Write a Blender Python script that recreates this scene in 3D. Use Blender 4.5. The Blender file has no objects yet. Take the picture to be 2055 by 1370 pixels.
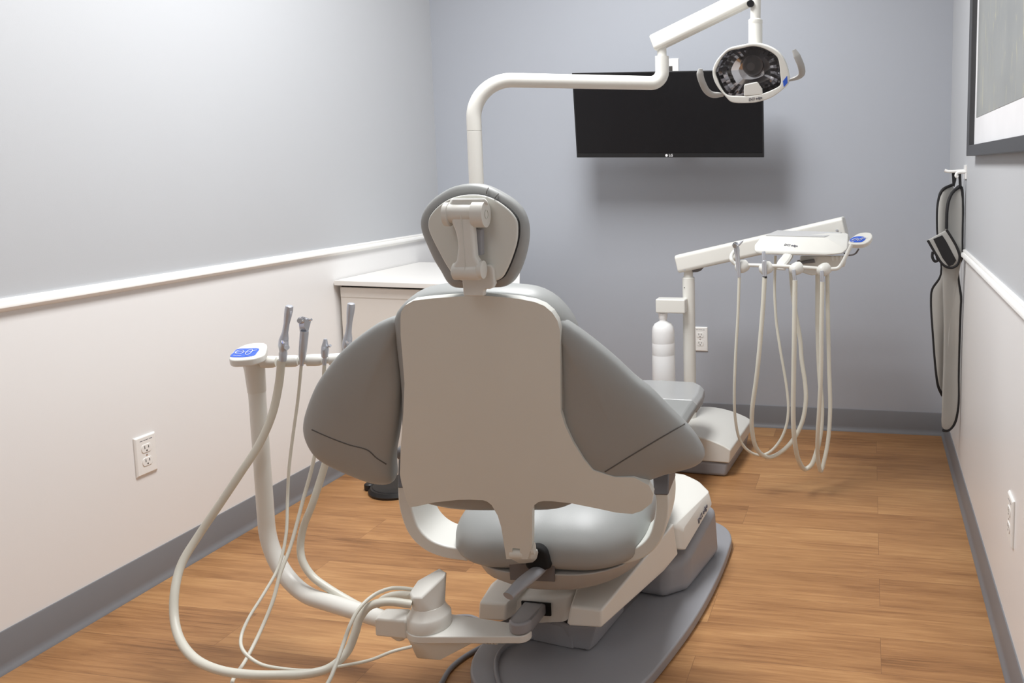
import bpy, bmesh, math, random
from mathutils import Vector, Matrix
random.seed(4)
V = Vector
COL = bpy.context.scene.collection
# ------------------------------------------------------------------ camera
FPX, PX, PY = 1646.8, 1459.1, 511.2
W, D, HC = 2.38836, 3.66512, 2.60
CAM = V((2.05151, 0, 1.20419))
def _rot(yaw, pitch, roll):
    cy, sy, cp, sp, cr, sr = math.cos(yaw), math.sin(yaw), math.cos(pitch), math.sin(pitch), math.cos(roll), math.sin(roll)
    w = V((-sy*cp, cy*cp, -sp)); r = V((cy, sy, 0)); u = r.cross(w)
    return cr*r + sr*u, -sr*r + cr*u, w
CR, CU, CW = _rot(.1729, .1086, -.0077)
cd = bpy.data.cameras.new('camera'); cam = bpy.data.objects.new('camera', cd); COL.objects.link(cam)
M = Matrix((CR, CU, -CW)).transposed().to_4x4(); M.translation = CAM; cam.matrix_world = M
cd.sensor_fit = 'HORIZONTAL'; cd.sensor_width = 36; cd.lens = FPX/2055*36
cd.shift_x = (1027.5-PX)/2055; cd.shift_y = (PY-685)/2055; cd.clip_start = .02
bpy.context.scene.camera = cam

def ray(x, y): return CW + CR*((x-PX)/FPX) - CU*((y-PY)/FPX)
def at(x, y, Y=None, Z=None, X=None):
    """world point that the photograph shows at a pixel, on the plane Y=, Z= or X="""
    d = ray(x, y)
    t = (Y-CAM.y)/d.y if Y is not None else (Z-CAM.z)/d.z if Z is not None else (X-CAM.x)/d.x
    return CAM + d*t
class Frame:
    def __init__(s, O, deg):
        a = math.radians(deg); s.O = V(O); s.r = V((math.cos(a), math.sin(a), 0)); s.f = V((-math.sin(a), math.cos(a), 0)); s.a = a
    def w(s, u, v, z): return s.O + s.r*u + s.f*v + V((0, 0, z))
    def loc(s, P): d = P-s.O; return V((d.dot(s.r), d.dot(s.f), P.z))
    def at(s, x, y, v=None, u=None, z=None):
        if z is not None: return at(x, y, Z=z)
        d = ray(x, y); n, k = (s.f, v) if v is not None else (s.r, u)
        return CAM + d*(((s.O-CAM).dot(n)+k)/d.dot(n))
CHR = Frame((1.325, 1.605, 0), 5)       # chair seat and back
BAS = Frame((1.37, 1.95, 0), -10)       # chair base, swivelled

# ------------------------------------------------------------------ materials
MATS = {}
def lin(c): return tuple(((v/255+.055)/1.055)**2.4 if v > 10 else v/255/12.92 for v in c)
def mat(name, srgb, rough=.5, metal=0, spec=.5, bump=0, bscale=200, var=.03, vscale=6, coat=0, trans=0):
    if name in MATS: return MATS[name]
    m = bpy.data.materials.new(name); m.use_nodes = True; nt = m.node_tree; N = nt.nodes; b = N['Principled BSDF']
    c = lin(srgb)
    tc = N.new('ShaderNodeTexCoord'); no = N.new('ShaderNodeTexNoise'); no.inputs['Scale'].default_value = vscale; no.inputs['Detail'].default_value = 3
    nt.links.new(tc.outputs['Object'], no.inputs['Vector'])
    rp = N.new('ShaderNodeValToRGB'); rp.color_ramp.elements[0].position = .3; rp.color_ramp.elements[1].position = .7
    rp.color_ramp.elements[0].color = tuple(v*(1-var) for v in c)+(1,); rp.color_ramp.elements[1].color = tuple(min(1, v*(1+var)) for v in c)+(1,)
    nt.links.new(no.outputs['Fac'], rp.inputs['Fac']); nt.links.new(rp.outputs['Color'], b.inputs['Base Color'])
    b.inputs['Roughness'].default_value = rough; b.inputs['Metallic'].default_value = metal; b.inputs['Specular IOR Level'].default_value = spec
    if coat: b.inputs['Coat Weight'].default_value = coat; b.inputs['Coat Roughness'].default_value = .1
    if trans: b.inputs['Transmission Weight'].default_value = trans
    if bump:
        n2 = N.new('ShaderNodeTexNoise'); n2.inputs['Scale'].default_value = bscale; n2.inputs['Detail'].default_value = 2
        nt.links.new(tc.outputs['Object'], n2.inputs['Vector'])
        bp = N.new('ShaderNodeBump'); bp.inputs['Strength'].default_value = bump; bp.inputs['Distance'].default_value = .002
        nt.links.new(n2.outputs['Fac'], bp.inputs['Height']); nt.links.new(bp.outputs['Normal'], b.inputs['Normal'])
    MATS[name] = m; return m
WHITE = mat('white_enamel', (226, 225, 219), .3)
SHELL = mat('shell_plastic', (221, 222, 216), .42, var=.01)
WARMW = mat('warm_white_plastic', (224, 223, 217), .35, var=.01)
VINYL = mat('grey_upholstery', (155, 157, 156), .42, bump=.05, bscale=500, var=.02)
GREYP = mat('base_grey_plastic', (152, 153, 158), .38, var=.015)
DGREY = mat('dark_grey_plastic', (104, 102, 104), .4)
BLACK = mat('black_plastic', (24, 24, 26), .45)
BINDING = mat('black_binding', (26, 25, 27), .7)
HOSE = mat('cream_hose', (218, 216, 204), .4)
GHOSE = mat('grey_cable', (130, 131, 136), .4)
SILVER = mat('brushed_silver', (200, 203, 210), .36, metal=.55)
CHROME = mat('chrome', (225, 225, 228), .12, metal=1)
PANM = mat('pan_grey_plastic', (172, 169, 164), .42, var=.01)
MATG = mat('pale_grey_mat', (196, 196, 196), .5)
SEAM = mat('seam_shadow_thread', (92, 90, 87), .8)
BLUE = mat('blue_label', (52, 96, 205), .35)
ICON = mat('white_print', (235, 238, 245), .5)
INK = mat('grey_print', (92, 92, 104), .5)
TRIM = mat('trim_white', (246, 245, 242), .32, var=.005)
PLATE = mat('outlet_white', (240, 239, 236), .35, var=.005)
SLOT = mat('outlet_slot', (60, 55, 52), .6)
UPPER = mat('paint_light_grey_blue', (189, 191, 194), .55, bump=.05, bscale=300, var=.008, vscale=2)
ACCENT = mat('paint_accent_grey_blue', (171, 175, 183), .55, bump=.05, bscale=300, var=.008, vscale=2)
LOWER = mat('paint_warm_white', (237, 236, 235), .32, bump=.04, bscale=300, var=.006, vscale=2)
BASEB = mat('vinyl_baseboard_grey', (124, 125, 129), .42, var=.02)
CEIL = mat('ceiling_white', (235, 235, 232), .8)
LAMINATE = mat('white_laminate', (236, 234, 230), .3, var=.005)
CABSIDE = mat('cabinet_side', (229, 224, 217), .45, var=.005)
APRON = mat('apron_grey_vinyl', (168, 167, 163), .5, bump=.25, bscale=25, var=.04)
SCREEN = mat('screen_black', (18, 17, 19), .25, spec=.3, var=.05)
BEZEL = mat('bezel_black', (20, 20, 22), .35)
FRAMEM = mat('frame_dark', (62, 62, 64), .4)
MATBOARD = mat('mat_board', (226, 226, 228), .7)
BOTTLE = mat('bottle_white', (240, 240, 240), .35, var=.005)
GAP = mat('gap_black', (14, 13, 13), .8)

def floor_mat():
    m = bpy.data.materials.new('oak_plank_floor'); m.use_nodes = True; nt = m.node_tree; N = nt.nodes; L = nt.links.new; b = N['Principled BSDF']
    tc = N.new('ShaderNodeTexCoord'); mp = N.new('ShaderNodeMapping'); L(tc.outputs['Object'], mp.inputs['Vector'])
    mp.inputs['Location'].default_value = (.35, .11, 0)
    br = N.new('ShaderNodeTexBrick'); L(mp.outputs['Vector'], br.inputs['Vector'])
    br.inputs['Scale'].default_value = 1; br.inputs['Brick Width'].default_value = 1.22; br.inputs['Row Height'].default_value = .152
    br.inputs['Mortar Size'].default_value = .0006; br.inputs['Mortar Smooth'].default_value = .3; br.offset = .37; br.offset_frequency = 2
    br.inputs['Color1'].default_value = (0, 0, 0, 1); br.inputs['Color2'].default_value = (1, 1, 1, 1); br.inputs['Mortar'].default_value = (.5, .5, .5, 1)
    # shift grain per plank
    sx = N.new('ShaderNodeVectorMath'); sx.operation = 'SCALE'; sx.inputs['Scale'].default_value = 7.3; L(br.outputs['Color'], sx.inputs[0])
    ad = N.new('ShaderNodeVectorMath'); ad.operation = 'ADD'; L(tc.outputs['Object'], ad.inputs[0]); L(sx.outputs[0], ad.inputs[1])
    m2 = N.new('ShaderNodeMapping'); m2.inputs['Scale'].default_value = (2.0, 42, 1); L(ad.outputs[0], m2.inputs['Vector'])
    g = N.new('ShaderNodeTexNoise'); g.inputs['Scale'].default_value = 2.2; g.inputs['Detail'].default_value = 8; g.inputs['Roughness'].default_value = .62; g.inputs['Distortion'].default_value = .9; L(m2.outputs[0], g.inputs['Vector'])
    m3 = N.new('ShaderNodeMapping'); m3.inputs['Scale'].default_value = (1.1, 5.5, 1); L(ad.outputs[0], m3.inputs['Vector'])
    g2 = N.new('ShaderNodeTexNoise'); g2.inputs['Scale'].default_value = 2.0; g2.inputs['Detail'].default_value = 3; g2.inputs['Distortion'].default_value = .6; L(m3.outputs[0], g2.inputs['Vector'])
    mx = N.new('ShaderNodeMix'); mx.data_type = 'FLOAT'; mx.inputs[0].default_value = .45; L(g.outputs['Fac'], mx.inputs[2]); L(g2.outputs['Fac'], mx.inputs[3])
    pl = N.new('ShaderNodeMath'); pl.operation = 'MULTIPLY_ADD'; pl.inputs[1].default_value = .15; L(br.outputs['Color'], pl.inputs[0]); L(mx.outputs[0], pl.inputs[2])
    rp = N.new('ShaderNodeValToRGB'); L(pl.outputs[0], rp.inputs['Fac']); e = rp.color_ramp.elements
    e[0].position = .34; e[0].color = lin((120, 83, 51))+(1,); e[1].position = .80; e[1].color = lin((201, 156, 106))+(1,)
    k = e.new(.47); k.color = lin((155, 111, 71))+(1,); k = e.new(.62); k.color = lin((177, 131, 86))+(1,)
    dk = N.new('ShaderNodeMix'); dk.data_type = 'RGBA'; L(br.outputs['Fac'], dk.inputs[0]); L(rp.outputs['Color'], dk.inputs[6]); dk.inputs[7].default_value = lin((128, 92, 62))+(1,)
    L(dk.outputs[2], b.inputs['Base Color']); b.inputs['Roughness'].default_value = .42; b.inputs['Specular IOR Level'].default_value = .4
    bp = N.new('ShaderNodeBump'); bp.inputs['Strength'].default_value = .12; bp.inputs['Distance'].default_value = .001; L(g.outputs['Fac'], bp.inputs['Height']); L(bp.outputs['Normal'], b.inputs['Normal'])
    return m
def print_mat():
    m = bpy.data.materials.new('art_print'); m.use_nodes = True; nt = m.node_tree; N = nt.nodes; L = nt.links.new; b = N['Principled BSDF']
    tc = N.new('ShaderNodeTexCoord'); n = N.new('ShaderNodeTexNoise'); n.inputs['Scale'].default_value = 4; L(tc.outputs['Object'], n.inputs['Vector'])
    rp = N.new('ShaderNodeValToRGB'); rp.color_ramp.elements[0].color = lin((128, 131, 133))+(1,); rp.color_ramp.elements[1].color = lin((168, 170, 166))+(1,); L(n.outputs['Fac'], rp.inputs['Fac'])
    mp = N.new('ShaderNodeMapping'); mp.inputs['Scale'].default_value = (40, 40, 7); mp.inputs['Rotation'].default_value = (.25, 0, 0); L(tc.outputs['Object'], mp.inputs['Vector'])
    w = N.new('ShaderNodeTexNoise'); w.inputs['Scale'].default_value = 1; w.inputs['Detail'].default_value = 6; w.inputs['Distortion'].default_value = 2; L(mp.outputs[0], w.inputs['Vector'])
    r2 = N.new('ShaderNodeValToRGB'); r2.color_ramp.elements[0].position = .6; r2.color_ramp.elements[0].color = (0, 0, 0, 1); r2.color_ramp.elements[1].position = .74; L(w.outputs['Fac'], r2.inputs['Fac'])
    mx = N.new('ShaderNodeMix'); mx.data_type = 'RGBA'; L(r2.outputs['Color'], mx.inputs[0]); L(rp.outputs['Color'], mx.inputs[6]); mx.inputs[7].default_value = lin((196, 192, 160))+(1,)
    L(mx.outputs[2], b.inputs['Base Color']); b.inputs['Roughness'].default_value = .35
    return m
def glass_mat():
    m = bpy.data.materials.new('clear_lens'); m.use_nodes = True; nt = m.node_tree; N = nt.nodes; L = nt.links.new
    N.remove(N['Principled BSDF']); o = N['Material Output']; t = N.new('ShaderNodeBsdfTransparent'); g = N.new('ShaderNodeBsdfGlossy'); g.inputs['Roughness'].default_value = .03
    fr = N.new('ShaderNodeFresnel'); fr.inputs['IOR'].default_value = 1.35; mx = N.new('ShaderNodeMixShader'); L(fr.outputs[0], mx.inputs[0]); L(t.outputs[0], mx.inputs[1]); L(g.outputs[0], mx.inputs[2]); L(mx.outputs[0], o.inputs['Surface'])
    return m

# ------------------------------------------------------------------ mesh helpers (all in world coordinates)
def thing(name, label, cat, loc, rz=0, group=None):
    o = bpy.data.objects.new(name, None); COL.objects.link(o); o.location = loc; o.rotation_euler = (0, 0, rz); o.empty_display_size = .05
    o['label'] = label; o['category'] = cat
    if group: o['group'] = group
    return o
def world(o):
    m = Matrix.LocRotScale(o.location, o.rotation_euler, None)
    return world(o.parent) @ m if o.parent else m
def obj(name, bm, m, parent=None, bevel=0, seg=3, angle=38, label=None, kind=None, rec=True):
    if rec: bmesh.ops.recalc_face_normals(bm, faces=bm.faces)
    me = bpy.data.meshes.new(name); bm.to_mesh(me); bm.free()
    me.materials.append(m)
    for p in me.polygons: p.use_smooth = True
    o = bpy.data.objects.new(name, me); COL.objects.link(o)
    if parent:
        o.parent = parent; me.transform(world(parent).inverted())
    if bevel:
        b = o.modifiers.new('bevel', 'BEVEL'); b.width = bevel; b.segments = seg; b.limit_method = 'ANGLE'; b.angle_limit = math.radians(30); b.use_clamp_overlap = True
        n = o.modifiers.new('weighted', 'WEIGHTED_NORMAL'); n.keep_sharp = True
    else: me.set_sharp_from_angle(angle=math.radians(angle))
    if label: o['label'] = label
    if kind: o['kind'] = kind
    return o
def tag(o, label, cat, group=None):
    o['label'] = label; o['category'] = cat
    if group: o['group'] = group
    return o
def BM(): return bmesh.new()
def face(bm, vs):
    try: return bm.faces.new(vs)
    except ValueError: return None
def box(c, s, fr=None, bm=None):
    bm = bm or BM(); fr = fr or Frame((0, 0, 0), 0); vs = []
    for z in (-1, 1):
        for u, v in ((-1, -1), (1, -1), (1, 1), (-1, 1)): vs.append(bm.verts.new(fr.w(c[0]+u*s[0]/2, c[1]+v*s[1]/2, c[2]+z*s[2]/2)))
    for f in ((3, 2, 1, 0), (4, 5, 6, 7), (0, 1, 5, 4), (1, 2, 6, 5), (2, 3, 7, 6), (3, 0, 4, 7)): face(bm, [vs[i] for i in f])
    return bm
def prism(pts, dv, bm=None):
    bm = bm or BM(); dv = V(dv); a = [bm.verts.new(p) for p in pts]; b = [bm.verts.new(V(p)+dv) for p in pts]; n = len(a)
    face(bm, a[::-1]); face(bm, b)
    for i in range(n): face(bm, [a[i], a[(i+1) % n], b[(i+1) % n], b[i]])
    return bm
def hull(pts, bm=None):
    bm = bm or BM(); vs = [bm.verts.new(p) for p in pts]
    r = bmesh.ops.convex_hull(bm, input=vs)
    for v in list(bm.verts):
        if not v.link_faces: bm.verts.remove(v)
    bmesh.ops.dissolve_limit(bm, angle_limit=math.radians(4), verts=bm.verts, edges=bm.edges)
    return bm
def catmull(P, n=8, closed=False):
    P = [V(p) for p in P]; out = []; k = len(P)
    for i in range(k if closed else k-1):
        p0 = P[(i-1) % k] if closed or i > 0 else P[0]*2-P[1]
        p1 = P[i]; p2 = P[(i+1) % k]; p3 = P[(i+2) % k] if closed or i+2 < k else P[-1]*2-P[-2]
        d = [max((b-a).length**.5, 1e-6) for a, b in ((p0, p1), (p1, p2), (p2, p3))]
        t0 = 0; t1 = d[0]; t2 = t1+d[1]; t3 = t2+d[2]
        for j in range(n):
            t = t1+(t2-t1)*j/n
            A1 = p0*((t1-t)/(t1-t0))+p1*((t-t0)/(t1-t0)); A2 = p1*((t2-t)/(t2-t1))+p2*((t-t1)/(t2-t1)); A3 = p2*((t3-t)/(t3-t2))+p3*((t-t2)/(t3-t2))
            B1 = A1*((t2-t)/(t2-t0))+A2*((t-t0)/(t2-t0)); B2 = A2*((t3-t)/(t3-t1))+A3*((t-t1)/(t3-t1))
            out.append(B1*((t2-t)/(t2-t1))+B2*((t-t1)/(t2-t1)))
    if not closed: out.append(P[-1])
    return out
def fillet(P, R, n=10):
    P = [V(p) for p in P]; out = [P[0]]
    for i in range(1, len(P)-1):
        a = (P[i-1]-P[i]).normalized(); b = (P[i+1]-P[i]).normalized(); r = R[i-1]
        h = a.angle(b)/2; d = r/math.tan(h); p1 = P[i]+a*d; c = P[i]+(a+b).normalized()*(r/math.sin(h)); p2 = P[i]+b*d
        for j in range(n+1):
            q = p1.lerp(p2, j/n)-c
            out.append(c+q.normalized()*r)
    out.append(P[-1]); return out
def resample(P, n):
    P = [V(p) for p in P]; P2 = P+[P[0]]; L = [0]
    for a, b in zip(P2, P2[1:]): L.append(L[-1]+(b-a).length)
    out = []; j = 0
    for i in range(n):
        t = L[-1]*i/n
        while L[j+1] < t: j += 1
        out.append(P2[j].lerp(P2[j+1], (t-L[j])/max(L[j+1]-L[j], 1e-9)))
    return out
def tube(P, r, n=14, section=None, up=None, closed=False, bm=None):
    """tube along P; r number or list; section = list of (a,b) multipliers in the frame (side, up)"""
    bm = bm or BM(); P = [V(p) for p in P]; k = len(P); rs = r if isinstance(r, (list, tuple)) else [r]*k
    T = [(P[min(i+1, k-1) if not closed else (i+1) % k]-P[max(i-1, 0) if not closed else (i-1) % k]).normalized() for i in range(k)]
    if up is None:
        ref = V((0, 0, 1)) if abs(T[0].z) < .9 else V((0, 1, 0)); N = [ref-T[0]*ref.dot(T[0])]; N[0].normalize()
        for i in range(1, k):
            q = T[i-1].rotation_difference(T[i]); N.append((q @ N[-1]).normalized())
    else: N = [(V(up)-t*V(up).dot(t)).normalized() for t in T]
    sec = section or [(math.cos(2*math.pi*j/n), math.sin(2*math.pi*j/n)) for j in range(n)]; rings = []
    for i in range(k):
        B = T[i].cross(N[i]); rings.append([bm.verts.new(P[i]+(B*a+N[i]*b)*rs[i]) for a, b in sec])
    m = len(sec)
    for i in range(k if closed else k-1):
        A, B = rings[i], rings[(i+1) % k]
        for j in range(m): face(bm, [A[j], A[(j+1) % m], B[(j+1) % m], B[j]])
    if not closed: face(bm, rings[0][::-1]); face(bm, rings[-1])
    return bm
def lathe(P0, P1, prof, n=28, bm=None, sx=1):
    """prof: (t along P0->P1 in metres or fraction if |t|<=1 with frac, r)"""
    P0, P1 = V(P0), V(P1); d = P1-P0; L = d.length; ax = d/L
    a = V((0, 0, 1)) if abs(ax.z) < .9 else V((1, 0, 0)); a = (a-ax*a.dot(ax)).normalized(); b = ax.cross(a)
    bm = bm or BM(); rings = []
    for t, r in prof: rings.append([bm.verts.new(P0+d*t+(a*math.cos(2*math.pi*j/n)+b*math.sin(2*math.pi*j/n)*sx)*max(r, 1e-5)) for j in range(n)])
    for A, B in zip(rings, rings[1:]):
        for j in range(n): face(bm, [A[j], A[(j+1) % n], B[(j+1) % n], B[j]])
    face(bm, rings[0][::-1]); face(bm, rings[-1])
    return bm
def cyl(P0, P1, r, n=28, c=.0015, bm=None):
    L = (V(P1)-V(P0)).length; f = min(c/L, .2)
    return lathe(P0, P1, [(0, r-min(c, r*.3)), (f, r), (1-f, r), (1, r-min(c, r*.3))], n, bm)
def pillow(P, nv, hf, hb, N=96, rings=14, p=3., center=None, smooth=True, warp=None):
    """closed cushion: outline P at mid plane, bulging hf along nv and hb against it"""
    Q = resample(catmull(P, 10, True) if smooth else P, N); nv = V(nv).normalized(); c = V(center) if center is not None else sum(Q, V())/N
    bm = BM(); rim = [bm.verts.new(q) for q in Q]
    for sgn, h in ((1, hf), (-1, hb)):
        prev = rim
        for i in range(1, rings+1):
            a = math.pi/2*i/rings; k = math.cos(a)**(2/p) if i < rings else 0; off = nv*(sgn*h*(max(0, 1-k**p))**(1/p))
            if i == rings:
                v = bm.verts.new(c+off)
                for j in range(N): face(bm, [prev[j], prev[(j+1) % N], v])
            else:
                cur = [bm.verts.new(c+(q-c)*k+off) for q in Q]
                for j in range(N): face(bm, [prev[j], prev[(j+1) % N], cur[(j+1) % N], cur[j]])
                prev = cur
    if warp:
        for v in bm.verts: v.co = warp(v.co)
    return bm
def ring(Po, Pi, dv, N=96):
    """frame between two loops with thickness dv"""
    O, I = resample(Po, N), resample(Pi, N); dv = V(dv); bm = BM()
    k = min(range(N), key=lambda j: (I[j]-O[0]).length); I = I[k:]+I[:k]
    l = [[bm.verts.new(q) for q in s] for s in (O, [q+dv for q in O], [q+dv for q in I], I)]
    for i in range(4):
        A, B = l[i], l[(i+1) % 4]
        for j in range(N): face(bm, [A[j], A[(j+1) % N], B[(j+1) % N], B[j]])
    return bm
def text(s, size, O, xd, yd, depth=.0004, shear=.3, bold=0):
    """lettering as a thin mesh, origin O, along xd, up yd"""
    cu = bpy.data.curves.new('t', 'FONT'); cu.body = s; cu.size = size; cu.shear = shear; cu.extrude = depth; cu.offset = bold; cu.align_x = 'CENTER'; cu.align_y = 'CENTER'; cu.resolution_u = 3
    o = bpy.data.objects.new('t', cu); COL.objects.link(o); dg = bpy.context.evaluated_depsgraph_get(); dg.update()
    me = bpy.data.meshes.new_from_object(o.evaluated_get(dg)); bpy.data.objects.remove(o); bpy.data.curves.remove(cu)
    bm = BM(); bm.from_mesh(me); bpy.data.meshes.remove(me); xd, yd = V(xd).normalized(), V(yd); yd = (yd-xd*yd.dot(xd)).normalized(); zd = xd.cross(yd)
    for v in bm.verts: v.co = V(O)+xd*v.co.x+yd*v.co.y+zd*v.co.z
    return bm
def px(L, **k): return [at(x, y, **k) for x, y in L]

# ------------------------------------------------------------------ the room
YF = -1.2
def quad(pts): bm = BM(); face(bm, [bm.verts.new(p) for p in pts]); return bm
def struct(name, bm, m, **k): return obj(name, bm, m, kind='structure', **k)
RH = .8998
struct('floor', box((W/2, (D+YF)/2, -.025), (W+.2, D-YF+.2, .05)), floor_mat())
struct('ceiling', box((W/2, (D+YF)/2, HC+.025), (W+.2, D-YF+.2, .05)), CEIL)
def wall(name, c, s, up, lo):
    bm = BM(); z0 = s
    o = None
    (x0, y0), (x1, y1) = c
    for z0, z1, k in ((0, RH-.012, 1), (RH-.012, HC, 0)):
        b2 = box(((x0+x1)/2, (y0+y1)/2, (z0+z1)/2), (x1-x0, y1-y0, z1-z0)); me = bpy.data.meshes.new('t'); b2.to_mesh(me); b2.free()
        n0 = len(bm.faces); bm.from_mesh(me); bpy.data.meshes.remove(me); bm.faces.ensure_lookup_table()
        for f in bm.faces[n0:]: f.material_index = k
    o = struct(name, bm, up); o.data.materials.append(lo); return o
wall('wall_left', ((-.06, YF), (0, D)), 0, UPPER, LOWER)
wall('wall_right', ((W, YF), (W+.06, D)), 0, UPPER, LOWER)
struct('wall_back', box((W/2, D+.03, HC/2), (W+.12, .06, HC)), ACCENT)
struct('wall_front', box((W/2, YF-.03, HC/2), (W+.12, .06, HC)), UPPER)
BP = [(0, 0), (.014, 0), (.0135, .003), (.009, .009), (.006, .016), (.0045, .024), (.0045, .0985), (.003, .1016), (0, .1016)]
struct('baseboard_left', prism([V((a, YF, z)) for a, z in BP], (0, D-YF, 0)), BASEB, angle=60)
struct('baseboard_right', prism([V((W-a, YF, z)) for a, z in BP], (0, D-YF, 0)), BASEB, angle=60)
struct('baseboard_back', prism([V((0, D-a, z)) for a, z in BP], (W, 0, 0)), BASEB, angle=60)
RP = [(0, 0), (.007, 0), (.0095, -.003), (.0095, -.0065), (.008, -.009), (.016, -.0105), (.0185, -.014), (.018, -.021), (.014, -.025), (.010, -.028), (.006, -.031), (0, -.033)]
struct('trim_1', prism([V((a, YF, RH+z)) for a, z in RP], (0, D-YF, 0)), TRIM, angle=40)
struct('trim_2', prism([V((W-a, YF, RH+z)) for a, z in RP], (0, D-YF, 0)), TRIM, angle=40)

# ------------------------------------------------------------------ outlets
def outlet(name, label, c, nrm, writing=True):
    n = V(nrm); side = V((0, 0, 1)).cross(n); c = V(c); up = V((0, 0, 1))
    t = thing(name, label, 'outlet', c, 0, 'wall power outlets')
    def P(a, b, d): return c+side*a+up*b+n*d
    w, h = .035, .0575
    obj('cover_plate', hull([P(a*w, b*h, 0) for a in (-1, 1) for b in (-1, 1)]+[P(a*w, b*h, .003) for a in (-1, 1) for b in (-1, 1)]+[P(a*(w-.004), b*(h-.004), .0065) for a in (-1, 1) for b in (-1, 1)]), PLATE, t, bevel=.0012)
    for s in (1, -1):
        r = [P(.0165*math.cos(q), s*.0195+.0143*max(-.82, min(.82, 1.15*math.sin(q))), .006) for q in [2*math.pi*i/28 for i in range(28)]]
        so = obj('socket', prism(r, n*.0022), PLATE, t, bevel=.0006, seg=2)
        for a, hh in ((-.0062, .0085), (.0062, .007)): obj('slot', prism([P(a+x, s*.0195+.0035+y, .0078) for x, y in ((-.0011, -hh/2), (.0011, -hh/2), (.0011, hh/2), (-.0011, hh/2))], n*.0007), SLOT, so)
        obj('slot', cyl(P(0, s*.0195-.0065, .0076), P(0, s*.0195-.0065, .0085), .0024, 12, .0001), SLOT, so)
    sc = cyl(P(0, 0, .006), P(0, 0, .0075), .003, 14, .0004); obj('screw', sc, CHROME, t)
    if writing:
        bm = BM()
        for a, wd in ((-.019, .009), (-.0075, .007), (.001, .008), (.0115, .010)): box((0, 0, 0), (.001, .001, .001), bm=bm) if 0 else prism([P(a+x, .043+y, .0064) for x, y in ((0, 0), (wd, 0), (wd, .0017), (0, .0017))], n*.0003, bm)
        obj('lettering', bm, INK, t)
    return t
outlet('power_outlet', 'white duplex outlet low on the left wall above the grey baseboard', (0, 1.967, .389), (1, 0, 0))
outlet('power_outlet.001', 'white duplex outlet on the dark back wall beside the slim delivery post', (1.283, D, .405), (0, -1, 0))
outlet('power_outlet.002', 'white duplex outlet low on the right wall, seen edge on', (W, 1.938, .372), (-1, 0, 0))
t = thing('cable_wall_plate', 'small white wall plate with square opening showing above the black monitor', 'wall plate', (1.165, D, 1.63))
obj('plate', box((1.163, D-.003, 1.625), (.07, .006, .115)), PLATE, t, bevel=.0015)
obj('opening', box((1.158, D-.0062, 1.627), (.024, .0012, .044)), SLOT, t)

# ------------------------------------------------------------------ monitor
YM = D-.27
bl, br_ = at(1157.5, 316, Y=YM), at(1533, 315.6, Y=YM); tl, tr = at(1147.5, 146.5, Y=YM-.035), at(1531, 141, Y=YM-.035)
mc = (bl+br_)/2
t = thing('monitor', 'wide black flat screen monitor mounted on the dark back wall', 'monitor', (mc.x, mc.y, mc.z))
ex = (br_-bl).normalized(); ey = (tl-bl).normalized(); en = ey.cross(ex).normalized()
wM, hM = (br_-bl).length, (tl-bl).length
def mp(a, b, d): return bl+ex*a+ey*b-en*(-d)      # d>0 away from camera
if en.y < 0: en = -en
def mp(a, b, d): return bl+ex*a+ey*b+en*d
obj('casing', hull([mp(a, b, d) for a in (0, wM) for b in (0, hM) for d in (0, .016)]+[mp(a, b, .05) for a in (.12, wM-.12) for b in (.05, hM-.05)]), BEZEL, t, bevel=.002)
obj('screen_panel', prism([mp(.006, .018, -.0006), mp(wM-.006, .018, -.0006), mp(wM-.006, hM-.006, -.0006), mp(.006, hM-.006, -.0006)], en*.003), SCREEN, t)
lg = mp(wM*.5-.002, .0085, -.001)
lo = obj('logo', text('LG', .0145, lg+ex*.013, ex, ey, shear=0, bold=.0002), MATBOARD, t)
obj('emblem', cyl(lg-ex*.006+en*.0008, lg-ex*.006-en*.0002, .0055, 20, .0001), MATBOARD, lo)
mm = mp(wM/2, hM/2, .05)
obj('wall_bracket', box((mm.x, D-.012, mm.z), (.22, .024, .2)), BLACK, t, bevel=.003)
obj('bracket_arm', tube([mm-V((0, .01, 0)), V((mm.x, D-.02, mm.z))], .03), BLACK, t)

# ------------------------------------------------------------------ framed picture on right wall
PZ0, PZ1, PY0, PY1 = at(1958, 313, X=W).z, 1.95, 1.62, at(1958, 313, X=W).y
t = thing('framed_picture', 'dark framed print with white mat on the right wall, cut off at the top', 'picture', (W, (PY0+PY1)/2, PZ0))
fw = .034; dp = .03
def fp(y, z, d): return V((W-d, y, z))
o4 = [(PY1, PZ0), (PY0, PZ0), (PY0, PZ1), (PY1, PZ1)]; i4 = [(PY1-fw, PZ0+fw), (PY0+fw, PZ0+fw), (PY0+fw, PZ1-fw), (PY1-fw, PZ1-fw)]
bm = BM(); l = [[bm.verts.new(fp(y, z, d)) for y, z in s] for s, d in ((o4, .001), (o4, dp), (i4, dp-.004), (i4, .001))]
for i in range(4):
    for j in range(4): face(bm, [l[i][j], l[i][(j+1) % 4], l[(i+1) % 4][(j+1) % 4], l[(i+1) % 4][j]])
obj('frame', bm, FRAMEM, t, bevel=.002)
mw = .085
obj('mat_board', prism([fp(y, z, .004) for y, z in i4], (-.006, 0, 0)), MATBOARD, t)
obj('print', prism([fp(y, z, .0102) for y, z in ((PY1-fw-mw*.55, PZ0+fw+mw), (PY0+fw+mw*.55, PZ0+fw+mw), (PY0+fw+mw*.55, PZ1-fw-mw), (PY1-fw-mw*.55, PZ1-fw-mw))], (-.0008, 0, 0)), print_mat(), t)

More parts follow.
